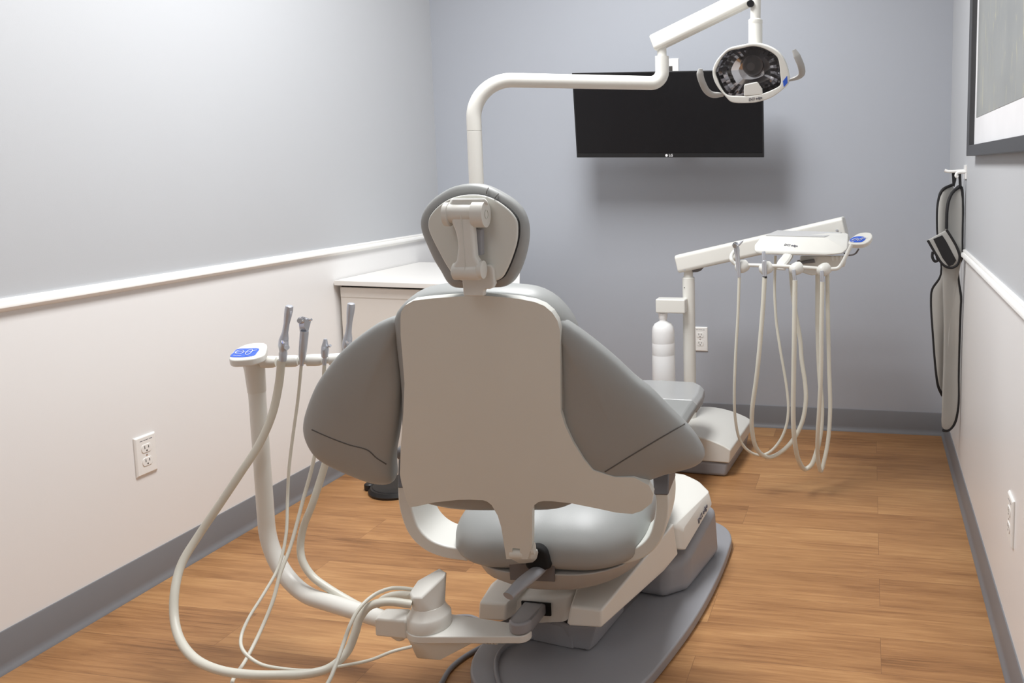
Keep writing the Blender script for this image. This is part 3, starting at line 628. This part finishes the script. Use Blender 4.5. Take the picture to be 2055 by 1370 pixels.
# ------------------------------------------------------------------ delivery unit
DY = 3.26
pb, ptp = at(1384, 745, Y=DY), at(1382, 556, Y=DY); dx = (pb.x+ptp.x)/2
unit = thing('delivery_unit', 'white delivery unit on a post with flex arm, control head and holders at right', 'delivery unit', (dx, DY, .15))
obj('post', cyl((dx, DY, .153), (dx, DY, ptp.z), .0255, 32, .002), WARMW, unit)
obj('post_screw', cyl((dx-.012, DY-.0215, ptp.z-.04), (dx-.013, DY-.0245, ptp.z-.04), .002, 8, .0003), SLOT, unit)
obj('post_collar', cyl((dx, DY, ptp.z-.002), (dx, DY, ptp.z+.04), .019), WARMW, unit)
a0, a1 = at(1362, 529, Y=DY), at(1697, 453, Y=DY-.10)
arm = obj('flex_arm', tube([a0, a1], 1, section=[(a*.034, b*.037) for a, b in ((-1, -.75), (-.75, -1), (.75, -1), (1, -.75), (1, .75), (.75, 1), (-.75, 1), (-1, .75))], up=(0, 0, 1)), WARMW, unit, bevel=.008)
dr = (a1-a0).normalized(); fro = dr.cross(V((0, 0, 1))).normalized()
for q, of in ((at(1375, 540, Y=DY-.03), 0), (at(1680, 462, Y=DY-.13), 0)): obj('arm_screw', cyl(q-fro*.0, q+fro*.008, .0045, 12, .0005), SILVER, arm)
obj('wire_bundle', tube(catmull([(dx+.02, DY, ptp.z+.03), (dx+.045, DY-.005, ptp.z+.035), (dx+.07, DY-.01, ptp.z+.065)], 6), .010, 10), DGREY, unit)
# head
HYD = 2.86
hpts = [at(x, y, Y=HYD) for x, y in ((1514, 502), (1517, 508), (1530, 510), (1600, 513), (1655, 513), (1690, 509))]+[at(x, y, Y=HYD+.02) for x, y in ((1514, 492), (1700, 500))]
hpts += [at(x, y, Y=HYD+.05) for x, y in ((1529, 473.5), (1660, 478))]+[at(x, y, Y=HYD+.12) for x, y in ((1702, 469), (1710, 492))]+[at(x, y, Y=HYD+.2) for x, y in ((1556, 463.5), (1697, 467), (1700, 500), (1560, 506))]
head = obj('control_head', hull(hpts), WHITE, unit, bevel=.012, seg=5)
obj('top_mat', hull([at(x, y, Y=yy)+V((0, 0, z)) for z in (.001, .004) for x, y, yy in ((1537, 473.5, HYD+.055), (1655, 476.5, HYD+.06), (1690, 468, HYD+.17), (1560, 463.8, HYD+.185))]), MATG, head, bevel=.001)
logo_on(head, unit, (1573, 491), (1601, 494), .0125, lift=.0012)
obj('under_block', hull([at(x, y, Y=yy) for x, y in ((1606, 513), (1700, 513), (1696, 534), (1630, 553), (1604, 545)) for yy in (HYD+.06, HYD+.17)]), WARMW, unit, bevel=.006)
obj('foot_bracket', hull([at(x, y, Y=HYD+.03) for x, y in ((1598, 526), (1634, 521), (1636, 526), (1600, 531))]+[at(x, y, Y=HYD+.10) for x, y in ((1600, 522), (1634, 517), (1636, 528), (1602, 531))]), DGREY, unit, bevel=.002)
for k in range(3): obj('hose_barb', cyl(at(1671+k*8, 514, Y=HYD+.03), at(1671+k*8, 523, Y=HYD+.03), .004, 12), WARMW, unit)
obj('holder_bracket', tube(catmull([at(1583, 511, Y=HYD+.02), at(1577, 520, Y=HYD-.02), at(1568, 532, Y=HYD-.05), at(1567, 541, Y=HYD-.055)], 6), 1, section=[(a*.016, b*.010) for a, b in ((-1, -.6), (-.6, -1), (.6, -1), (1, -.6), (1, .6), (.6, 1), (-.6, 1), (-1, .6))], up=(0, -1, .5)), WHITE, unit, bevel=.004)
RY = HYD-.06
rod = [(1474, 503, .03), (1468, 512, .02), (1468, 521, .0), (1474, 528, 0), (1490, 531, 0), (1530, 532.5, 0), (1600, 535.5, 0), (1650, 539, 0), (1672, 539.5, 0), (1682, 537.5, 0), (1690, 528, .005), (1698.5, 512, .012), (1709, 490, .02)]
obj('holder_rod', tube(catmull([at(x, y, Y=RY+d) for x, y, d in rod], 6), .0066, 14), WHITE, unit)
for x, y in ((1489, 535), (1537, 538), (1598, 539), (1653, 541)):
    c = at(x, y, Y=RY); ax = V((.75, .55, .35)).normalized()
    h = lathe(c-ax*.024, c+ax*.024, [(0, .008), (.1, .0165), (.35, .0215), (.7, .022), (.92, .018), (1, .010)], 24); obj('instrument_holder', h, WHITE, unit)
def touchpad(unit, top, blue, C0, tilt, th, tx):
    """slab with a printed blue panel; top face through C0, tipped towards the room's near end by tilt"""
    n = V((0, -math.sin(tilt), math.cos(tilt)))
    def on(x, y, h=0): d = ray(x, y); return CAM+d*((C0+n*h-CAM).dot(n)/d.dot(n))
    tp = obj('touchpad', prism(catmull([on(x, y) for x, y in top], 4, True), -n*th), WHITE, unit, bevel=.004, seg=3)
    B = catmull([on(x, y, .0008) for x, y in blue], 3, True); pn = obj('blue_panel', prism(B, -n*.002), BLUE, tp)
    c = sum(B, V())/len(B); ex_ = V((1, 0, 0)); ey_ = n.cross(ex_)
    w = max((p-c).dot(ex_) for p in B); h = max((p-c).dot(ey_) for p in B)
    sk = (on(*blue[2])-on(*blue[0])); sk = (sk-ex_*0).dot(ex_)/max(1e-4, sk.dot(ey_))
    def q(a, b): return c+ex_*(a*w*.75+b*h*sk*.6)+ey_*(b*h*.9)+n*.0012
    bm = BM()
    el = lambda cx, cy, rx, ry, t: [(cx+rx*math.cos(a)*math.cos(t)-ry*math.sin(a)*math.sin(t), cy+rx*math.cos(a)*math.sin(t)+ry*math.sin(a)*math.cos(t)) for a in [2*math.pi*i/20 for i in range(21)]]
    for s in ([(-.8, -.25), (-.55, .15), (-.2, .1), (.2, .05), (.55, .35), (.85, .65)], el(-.5, .05, .36, .42, .7), el(.38, .12, .24, .6, .2)):
        tube(catmull([q(*p) for p in s], 3), .0006, 6, bm=bm)
    obj('icon', bm, ICON, pn)
    obj('lettering', text('DCI edge', tx, q(-.3, -.68)-n*.0004, ex_, ey_, depth=.0002), ICON, pn)
    return tp
TPT = [(1702.6, 484), (1713.5, 473), (1727, 466.5), (1747, 466.8), (1751, 475), (1743.4, 485), (1732.5, 490), (1713.5, 490.5), (1704, 488.6)]
TPB = [(1705, 482.5), (1713.5, 475.3), (1732, 474.4), (1737.5, 477.7), (1731, 484.5), (1721.6, 486), (1708, 485)]
touchpad(unit, TPT, TPB, at(1726, 479, Y=HYD), .75, .02, .0045)
obj('touchpad_cable', tube(catmull([at(1723, 500, Y=HYD), at(1716, 509, Y=HYD+.02), at(1703, 512, Y=HYD+.04), at(1694, 508, Y=HYD+.06)], 6), .003, 8), DGREY, unit)
# bottle bracket and bottle
BY = DY-.045
b0 = at(1333, 612, Y=BY)
obj('bottle_bracket', hull([V((x, y, z)) for x in (b0.x-.03, dx+.0) for y in (BY-.028, BY+.028) for z in (at(1333, 626, Y=BY).z, at(1333, 598, Y=BY).z)]), WARMW, unit, bevel=.006)
zt, zb = at(1332, 627, Y=BY).z, .315
bx = at(1331.5, 700, Y=BY).x; Hb = zt-zb
bt = thing('water_bottle', 'white plastic water bottle hanging from a bracket on the slim post', 'bottle', (bx, BY, zb))
rB = .0475
def bz(z): return (z-zb)/Hb
prof = [(0, rB*.9), (.02, rB), (.40, rB*.985), (.406, rB*.975), (.412, rB*.975), (.418, rB*.985), (.57, rB*.985), (.576, rB*.975), (.582, rB*.975), (.588, rB*.985), (.74, rB*.97), (.80, rB*.90), (.845, rB*.72), (.87, rB*.45), (.885, rB*.33), (.92, rB*.32)]
obj('body', lathe((bx, BY, zb), (bx, BY, zt), prof, 40), BOTTLE, bt)
obj('cap', lathe((bx, BY, zb+Hb*.915), (bx, BY, zt), [(0, .0165), (.1, .018), (.7, .018), (.75, .020), (1, .020)], 28), BOTTLE, bt)

def hose_tool(name, label, cat, parts, hose, r, group, hn='hose'):
    t = thing(name, label, cat, hose[0], 0, group)
    for n, bm, m in parts: obj(n, bm, m, t)
    obj(hn, tube(catmull(hose, 6), r, 12), HOSE, t); return t
def strand(L, y0, y1, y2):
    """px list; depth eases from y0 (front) through y1 (lowest) to y2 (back)"""
    k = max(range(len(L)), key=lambda i: L[i][1]); out = []
    for i, (x, y) in enumerate(L):
        Y = y0+(y1-y0)*(i/k)**2 if i <= k else y1+(y2-y1)*((i-k)/max(1, len(L)-1-k))
        out.append(at(x, y, Y=Y))
    return out
IY = RY-.026
SA = [(1483.6, 553), (1481, 630), (1475.7, 722), (1473.7, 802), (1476, 843), (1484, 880), (1499, 902), (1522, 913), (1542, 908.5), (1562.6, 888), (1577, 857), (1582, 822), (1579, 780), (1565.7, 700), (1558.5, 651), (1554.6, 591), (1556, 513)]
SB = [(1534.5, 556), (1531, 617), (1522, 722), (1517.7, 761), (1509.5, 822), (1509.5, 863), (1516.6, 896), (1530, 912.5), (1548, 916.6), (1571, 904), (1593, 880), (1609.6, 847), (1617, 806), (1616, 771), (1608.6, 720), (1606, 683), (1592.7, 604), (1586, 530)]
SC = [(1595.5, 562), (1594, 683), (1593, 741), (1592, 843), (1596, 894), (1603.5, 925), (1616, 941), (1628, 933), (1638, 908.5), (1646, 874), (1649.5, 822), (1644, 741), (1641, 656), (1641, 540)]
SD = [(1650.5, 565), (1648.5, 660), (1648, 735), (1644, 822), (1641, 874), (1641, 914), (1647.5, 945), (1654.6, 921), (1661.7, 884), (1666, 822), (1664, 741), (1662, 656), (1660, 535)]
def bar(x0, y0, x1, y1, Y, prof, n=20): return lathe(at(x0, y0, Y=Y), at(x1, y1, Y=Y), prof, n)
G = 'instruments on the delivery unit'
hose_tool('air_water_syringe', 'silver syringe with round tip socket at the left end of the delivery holders', 'syringe',
    [('body', bar(1478, 494, 1483.5, 556, IY, [(0, .006), (.02, .0095), (.12, .0105), (.25, .0085), (.8, .0075), (1, .006)]), SILVER),
     ('tip_socket', lathe(at(1477, 490, Y=IY)+V((0, .004, 0)), at(1476.5, 491, Y=IY)+V((0, -.022, -.002)), [(0, .007), (.3, .010), (.8, .010), (1, .007)], 20), CHROME),
     ('button', bar(1482, 492, 1491, 482, IY, [(0, .004), (.8, .004), (1, .002)]), SILVER)], strand(SA, IY, 2.88, 2.95), .0052, G)
hose_tool('handpiece_hose', 'clear and silver handpiece connector with black ring, second holder from the left', 'handpiece',
    [('connector', bar(1532.5, 504, 1535, 556, IY, [(0, .005), (.05, .0065), (.35, .0065), (.37, .0085), (.75, .0085), (1, .007)]), SILVER),
     ('black_ring', bar(1534.6, 554, 1535, 558, IY, [(0, .0078), (1, .0078)]), BLACK)], strand(SB, IY, 2.90, 2.98), .0080, G)
hose_tool('handpiece_hose.001', 'cream hose with short grey connector in the third delivery holder from the left', 'handpiece',
    [('connector', bar(1592.5, 541, 1595.5, 566, IY, [(0, .0055), (.1, .0065), (.9, .0065), (1, .0055)]), SILVER)], strand(SC, IY, 2.90, 2.98), .0086, G)
hose_tool('handpiece_hose.002', 'cream hose with short grey connector at the right end of the delivery holders', 'handpiece',
    [('connector', bar(1649, 543, 1650.5, 569, IY, [(0, .0055), (.1, .0065), (.9, .0065), (1, .0055)]), SILVER)], strand(SD, IY, 2.90, 2.99), .0076, G)

# ------------------------------------------------------------------ assistant's unit (left)
AX, AY = .56, 1.755
asst = thing('assistant_unit', "white assistant's arm with bent tube, holder bar and blue touchpad left of the chair", 'assistant arm', (1.28, 1.666, .12))
JP = V((.985, 1.645, .15))
obj('bent_post', tube(fillet([(AX, AY, .66), (AX, AY, .152), JP], [.165], 16), .0195, 26), WHITE, asst)
obj('post_head', lathe((AX, AY, .655), (AX-.003, AY, .752), [(0, .0198), (.02, .0205), (.6, .023), (1, .030)], 28), WARMW, asst)
TAT = [(459.5, 718), (467, 705.5), (482, 695), (501, 688.6), (531, 687.5), (534.5, 702), (528, 712), (509, 718.5), (493, 721), (466, 722)]
TAB = [(462, 714.9), (469, 706.8), (477, 699.8), (496, 698.9), (519, 698.9), (515.5, 706.8), (509, 713), (493, 715.6), (474, 716.2)]
touchpad(asst, TAT, TAB, at(497, 705, Z=.772), .12, .018, .0055)
c0 = at(540, 726, Y=AY-.005); bz_ = c0.z; c1 = at(706, 719, Z=bz_)
obj('holder_bar', tube([V((AX+.01, AY, bz_)), c1], .011, 20), WHITE, asst)
bd = (c1-c0).normalized()
hx = [(528, 560), (572, 601), (613, 647), (656, 692)]
for a, b in hx:
    q0, q1 = c0+bd*((at((a), 724, Z=bz_)-c0).dot(bd)), c0+bd*((at(b, 722, Z=bz_)-c0).dot(bd))
    obj('instrument_holder', lathe(q0, q1, [(0, .010), (.06, .0142), (.5, .0148), (.8, .0145), (1, .0115)], 26), WHITE, asst)
# joint tower and link plate
TC = at(862, 1250, Z=.152); TC = V((TC.x, TC.y, .152))
PV = at(1046, 1268, Z=.146); PV = V((PV.x, PV.y, .146))
dl = (PV-TC); dl.z = 0; dn = dl.normalized(); sd = V((-dn.y, dn.x, 0))
def stadium(r0, r1, z, n=12):
    o = []
    for i in range(n+1): a = -math.pi/2+math.pi*i/n; o.append(PV+dn*r1*math.cos(a)+sd*r1*math.sin(a))
    for i in range(n+1): a = math.pi/2+math.pi*i/n; o.append(TC+dn*r0*math.cos(a)+sd*r0*math.sin(a))
    return [V((p.x, p.y, z)) for p in o]
obj('link_plate', prism(stadium(.052, .024, .150), (0, 0, -.018)), WHITE, asst, bevel=.003)
und = [p.lerp(TC, .25) for p in stadium(.05, .02, .13)]
obj('under_cover', hull([V((p.x, p.y, .133)) for p in [TC.lerp(q, .55) if (q-TC).dot(dn) > .06 else q for q in stadium(.05, .03, .13)]]+[TC+V((0, 0, -.075))+dn*a+sd*b for a in (-.02, .03) for b in (-.025, .025)]), SHELL, asst, bevel=.006)
cor = BM()
for i in range(7): lathe(TC+dn*(.115+i*.0075)+V((0, 0, -.030)), TC+dn*(.119+i*.0075)+V((0, 0, -.0295)), [(0, .010), (1, .010)], 14, cor)
obj('corrugated_sleeve', cor, SHELL, asst)
obj('tower_base', lathe(TC-V((0, 0, .004)), TC+V((0, 0, .048)), [(0, .048), (.05, .050), (.55, .049), (.62, .046), (.8, .040), (1, .036)], 36), WHITE, asst)
f2 = V((-.45, -.9, 0)).normalized()
tw = [TC+V((.036*math.cos(q), .036*math.sin(q), .044)) for q in [2*math.pi*i/24 for i in range(24)]]
tw += [TC+V((x, y, z)) for x, y, z in ((-.034, -.022, .083), (-.020, -.034, .079), (.004, -.034, .081), (.036, .012, .112), (.034, .026, .115), (.012, .034, .119), (-.030, .010, .098))]
obj('tower_head', hull(tw), WHITE, asst, bevel=.004)
obj('tube_socket', hull([JP+V((a, b, c)) for a in (-.05, .03) for b in (-.022, .022) for c in (-.022, .022)]+[TC+V((-.045, 0, .03)), TC+V((-.045, 0, -.012)), JP+V((-.03, 0, .034))]), WHITE, asst, bevel=.016, seg=5)
obj('socket_foot', hull([at(x, y, Y=yy) for x, y in ((772, 1258), (812, 1266), (815, 1282), (800, 1288), (778, 1274)) for yy in (1.635, 1.67)]), SHELL, asst, bevel=.006)
# grey swing arm into the chair's rear housing
g0, g1 = PV+V((0, 0, .018)), BAS.at(1078, 1216, v=-.15)
gd = (g1-g0); gd.z = 0; gd.normalize(); gs = V((-gd.y, gd.x, 0))
go = [g0-gd*.026*math.cos(a)+gs*.026*math.sin(a) for a in [math.pi*(-.5+i/12) for i in range(13)]]
go += [V((g1.x, g1.y, g0.z))+gs*.030, V((g1.x, g1.y, g0.z))-gs*.030]
bm = BM(); lo_ = []
zt0 = g1.z-g0.z
for dz in (0, .028):
    lo_.append([bm.verts.new(V((p.x, p.y, g0.z-.012+dz+max(0, (p-g0).dot(gd))/max(1e-6, (V((g1.x, g1.y, g0.z))-g0).length)*(zt0)))) for p in go])
face(bm, lo_[0][::-1]); face(bm, lo_[1])
for j in range(len(go)): face(bm, [lo_[0][j], lo_[0][(j+1) % len(go)], lo_[1][(j+1) % len(go)], lo_[1][j]])
obj('swing_arm', bm, GREYP, asst, bevel=.006, seg=4)

# instruments of the assistant's arm
def on_bar(x, dy=.018): q = at(x, 723, Z=bz_); return (c0+bd*((q-c0).dot(bd))).y-dy
G2 = "instruments on the assistant's arm"
def path(L): return [at(x, y, Y=Y) for x, y, Y in L]
y1 = on_bar(567)
def hve(x0, ytop, xt, xm, Y):
    b = lathe(at(xt, ytop, Y=Y), at(xm, 680, Y=Y), [(0, .0065), (.02, .0085), (.12, .0092), (.25, .0088), (.55, .0066), (.8, .0070), (1, .0105)], 22)
    v = lathe(at(xm-.5, 676, Y=Y), at(xm-2.5, 724, Y=Y), [(0, .007), (.1, .0105), (.35, .0118), (.5, .0095), (.62, .0085), (.66, .0095), (1, .0085)], 22)
    lv = hull([at(xm-9, 682, Y=Y-.006), at(xm-2, 683, Y=Y-.014), at(xm+3, 688, Y=Y-.014), at(xm-3, 689, Y=Y-.014), at(xm-8, 684.5, Y=Y-.004)])
    kn = lathe(at(xm+1, 696, Y=Y+.002), at(xm+6, 697, Y=Y-.006), [(0, .0065), (1, .006)], 16)
    return [('barrel', b, SILVER), ('valve', v, SILVER), ('lever', lv, CHROME), ('valve_knob', kn, SILVER)]
BIG = [(565, 722, y1), (559, 775, y1), (545, 835, y1-.01), (519, 893, y1-.03), (482, 950, y1-.06), (442, 1010, y1-.09), (400, 1072, y1-.12), (365, 1130, y1-.16), (351, 1185, y1-.2), (350, 1240, y1-.23), (362, 1285, y1-.26), (392, 1322, 1.455), (440, 1344, 1.44), (500, 1353, 1.44), (560, 1354, 1.46), (615, 1352, 1.48), (660, 1340, 1.51), (695, 1310, 1.54), (712, 1272, 1.56), (722, 1240, 1.575), (742, 1216, 1.59), (775, 1207, 1.605), (826, 1212, 1.625)]
hose_tool('suction_valve', 'silver suction handle with thick cream hose, beside the blue touchpad', 'suction handle', hve(567, 613, 581, 570, y1), path(BIG), .0093, G2)
y2 = on_bar(607)
sy = [('body', lathe(at(611, 664, Y=y2), at(605, 733, Y=y2), [(0, .0095), (.08, .0098), (.5, .0092), (.72, .0085), (.9, .0050), (1, .0045)], 22), SILVER),
      ('head', hull([at(x, y, Y=y2-.012) for x, y in ((599, 640), (607, 635), (612, 636), (600, 652), (610, 655))]+[at(x, y, Y=y2+.008) for x, y in ((608, 635), (622, 640), (624, 645), (618, 668), (602, 668), (604, 645))]), SILVER),
      ('tip_socket', lathe(at(606, 642, Y=y2-.008), at(601, 643.5, Y=y2-.022), [(0, .0085), (.5, .0085), (.7, .0065), (1, .006)], 20), CHROME),
      ('button', lathe(at(621, 642, Y=y2), at(625.5, 641, Y=y2), [(0, .003), (1, .003)], 12), CHROME)]
THIN = [(604.5, 733, y2), (598, 800, y2), (587, 880, y2-.01), (580, 940, y2-.02), (577, 1000, y2-.03), (574, 1073, y2-.06), (559, 1137, y2-.10), (530, 1190, y2-.15), (498, 1242, y2-.20), (484, 1277, y2-.23), (488, 1305, y2-.26), (518, 1330, 1.49), (568, 1341.5, 1.485), (626, 1344.5, 1.495), (685, 1336, 1.52), (743, 1324, 1.545), (787, 1307, 1.57), (826, 1297, 1.60)]
hose_tool('air_water_syringe.001', 'silver syringe with tip socket upright in the arm left of the chair', 'syringe', sy, path(THIN), .0036, G2)
y3 = on_bar(652)
ej = [('body', lathe(at(653, 680, Y=y3), at(651, 732, Y=y3), [(0, .0040), (.02, .0042), (.3, .0085), (.5, .009), (.68, .0075), (.72, .0048), (1, .0045)], 22), SILVER),
      ('lever', lathe(at(657, 696, Y=y3-.003), at(663, 693, Y=y3-.006), [(0, .0025), (.6, .0025), (.8, .004), (1, .0035)], 14), SILVER), ('knob', lathe(at(649.5, 700, Y=y3-.007), at(649, 700, Y=y3-.012), [(0, .004), (1, .0035)], 14), SILVER)]
SAL = [(651, 731, y3), (648, 780, y3), (640, 860, y3), (628, 930, y3-.01), (609, 1000, y3-.03), (583, 1096, y3-.08), (562, 1152, y3-.12), (548, 1204, y3-.15), (524, 1263, y3-.19), (495, 1321, y3-.25), (466, 1368, y3-.33), (475, 1410, 1.36), (540, 1440, 1.33), (620, 1420, 1.36), (658, 1370, 1.42), (673, 1336, 1.46), (691, 1286, 1.51), (702.5, 1254, 1.53), (720, 1222, 1.56), (750, 1194, 1.60), (781, 1181, 1.62), (806, 1180, 1.64), (842, 1184, 1.66)]
hose_tool('saliva_ejector', 'short tapered silver ejector valve at third place on the holder bar', 'saliva ejector', ej, path(SAL), .0043, G2)
y4 = on_bar(697)
LAST = [(694, 722, y4), (688, 780, y4), (676, 850, y4), (650, 940, y4-.01), (627, 1011, y4-.03), (609, 1058, y4-.04), (603, 1096, y4-.05), (607, 1125, y4-.06), (626, 1155, y4-.065), (656, 1178, y4-.07), (694, 1201, y4-.07), (726, 1217, y4-.08), (752, 1216, 1.70), (772, 1200, 1.685), (800, 1193, 1.67), (838, 1196, 1.65)]
hose_tool('suction_valve.001', "silver suction handle partly hidden by the chair's left wing", 'suction handle', hve(697, 608, 705, 698, y4), path(LAST), .0088, G2)

# ------------------------------------------------------------------ loose cables on the floor
def cable(name, label, pts, r): return tag(obj(name, tube(catmull(pts, 8), r, 10), GHOSE), label, 'cable')
cable('power_cable', 'dark grey cable running off across the wood floor by the base plate', [at(x, y, Z=.007) for x, y in ((868, 1400), (886, 1370), (904, 1341), (931, 1318), (962, 1300), (990, 1286))], .006)
cable('power_cable.001', 'grey cable looping over the curved grey base plate', [at(x, y, Z=.0375) for x, y in ((1014, 1400), (1001, 1368), (995, 1340), (999, 1316), (1013, 1298), (1040, 1284), (1070, 1278))], .006)
cable('power_cable.002', 'thin grey cable between the joint tower and the chair lift', [at(x, y, Z=z) for x, y, z in ((890, 1240, .006), (911, 1237, .010), (938, 1235.5, .016), (957, 1241, .03), (975, 1252, .05), (1002, 1251, .055), (1032, 1238, .06))], .0045)

# ------------------------------------------------------------------ lead aprons, thyroid collar and hook
hk = thing('coat_hook', 'white double coat hook on the right wall holding the aprons', 'hook', (W, 3.05, 1.18))
hz = at(1935, 345, Y=3.05).z
obj('back_plate', box((W-.003, 3.05, hz), (.006, .05, .05)), PLATE, hk, bevel=.001)
obj('prong', tube(catmull([(W-.003, 3.03, hz), (W-.032, 3.03, hz-.003), (W-.036, 3.03, hz-.014), (W-.030, 3.03, hz-.018)], 6), .006, 10), PLATE, hk)
obj('prong', tube(catmull([(W-.003, 3.075, hz+.004), (W-.06, 3.078, hz+.002), (W-.072, 3.08, hz+.006)], 6), .006, 10), PLATE, hk)
def apron_sheet(P, th, fold):
    Q = resample(catmull(P, 6, True), 80); c = sum(Q, V())/80
    bm = pillow(Q, (0, -1, 0), th, th*.6, N=80, rings=10, p=4, smooth=False, center=c, warp=fold); return bm
def fold1(p): return p+V((0, .012*math.sin(p.z*9+p.x*20)+.008*math.sin(p.x*70), 0))
def clampx(P): return [V((min(p.x, W-.012), p.y, p.z)) for p in P]
AF = [(1928, 374), (1938, 410), (1946, 451), (1942.5, 483.5), (1931, 516), (1922, 535), (1923, 565), (1932, 594), (1940, 622.6), (1941, 688), (1936, 761.6), (1926, 819), (1914, 851.5), (1902, 862), (1891.4, 860), (1889.5, 810), (1893, 729), (1894, 647), (1891, 541), (1897, 455), (1899, 414), (1910, 388)]
AR = [(1912, 371), (1891, 381), (1883, 402), (1881, 459), (1889, 549), (1872, 582), (1870, 606), (1873, 667), (1879, 749), (1883, 774), (1891, 792), (1915, 792), (1918, 700), (1915, 600), (1912, 500), (1918, 420)]
def apron(name, label, L, Y, bind):
    t = thing(name, label, 'lead apron', (W-.05, Y, hz), 0, 'lead aprons on the hook'); P = clampx(px(L, Y=Y))
    obj('apron_body', apron_sheet(P, .012, fold1), APRON, t)
    B = [fold1(p) for p in catmull(clampx(px(bind, Y=Y-.002)), 6)]
    obj('binding', tube(B, .0058, 10), BINDING, t); return t
t1 = apron('lead_apron', 'grey lead apron hanging closest to the back wall, black edge bulging leftwards', AR, 3.10, AR[:11])
t2 = apron('lead_apron.001', 'long grey lead apron in front on the hook, rounded black hem near the baseboard', AF, 3.03, AF[21:]+AF[:15])
obj('binding', tube([fold1(p) for p in catmull(clampx(px([(1930, 373), (1914, 384), (1905, 398), (1900, 420), (1898.5, 458)], Y=3.02)), 6)], .0055, 10), BINDING, t2)
obj('hanging_loop', prism(clampx(px([(1910, 343), (1921, 343), (1919, 362), (1915.5, 375), (1911.5, 372)], Y=3.08)), (0, .004, 0)), BINDING, t1)
obj('hanging_loop', tube(clampx(px([(1926, 347), (1926.5, 360), (1927, 374)], Y=3.03)), .0045, 8, section=[(1.1, -.3), (1.1, .3), (-1.1, .3), (-1.1, -.3)], up=(0, 1, 0)), BINDING, t2)
CL = [(1861.5, 481.5), (1899, 461), (1909, 476), (1919, 494), (1926, 514), (1922, 530), (1911, 537), (1898, 535), (1888, 527), (1876, 507)]
tc_ = thing('thyroid_collar', 'small grey thyroid collar with black fastening strip hanging in front of the aprons', 'collar', at(1893, 500, Y=2.990))
P = px(CL, Y=2.990)
obj('collar_body', pillow(P, (0, -1, .1), .007, .006, N=64, rings=8, p=5, smooth=False), APRON, tc_)
obj('binding', tube(catmull(px([(1862, 482), (1870, 496), (1880, 513), (1890, 528), (1900, 535.5), (1911, 537), (1921, 531), (1926, 516), (1920, 496), (1909, 476), (1899.5, 461)], Y=2.986), 6), .0048, 10), BINDING, tc_)
obj('fastening_strip', prism(px([(1873, 479.5), (1891, 472), (1899, 484), (1919, 522), (1913, 531), (1904, 534.5), (1891, 517)], Y=2.981), (0, .003, 0)), BINDING, tc_)
obj('side_loop', tube(catmull(px([(1872, 505), (1871, 515), (1876, 524), (1882, 522), (1880, 514)], Y=2.990), 6), .005, 10), BINDING, tc_)

# ------------------------------------------------------------------ lights
def area(name, loc, sx, sy, e, col, rot=(0, 0, 0)):
    l = bpy.data.lights.new(name, 'AREA'); l.shape = 'RECTANGLE'; l.size = sx; l.size_y = sy; l.energy = e; l.color = col
    o = bpy.data.objects.new(name, l); o.location = loc; o.rotation_euler = rot; COL.objects.link(o); return o
area('ceiling_lamp', (1.08, 2.1, HC-.012), .6, 1.2, 49, (.985, .995, 1))
area('added_fill_behind_camera', (1.2, -.5, HC-.012), .6, 1.2, 6, (.985, .995, 1))  # weak fill light added behind the camera, not a known fixture
wd = bpy.data.worlds.new('world'); bpy.context.scene.world = wd; wd.use_nodes = True
wd.node_tree.nodes['Background'].inputs[0].default_value = (.9, .95, 1, 1); wd.node_tree.nodes['Background'].inputs[1].default_value = .1
vs = bpy.context.scene.view_settings; vs.view_transform = 'Standard'; vs.look = 'None'; vs.exposure = .35; vs.gamma = 1; vs.use_curve_mapping = False
cy_ = bpy.context.scene.cycles; cy_.max_bounces = 10; cy_.diffuse_bounces = 6; cy_.use_denoising = True
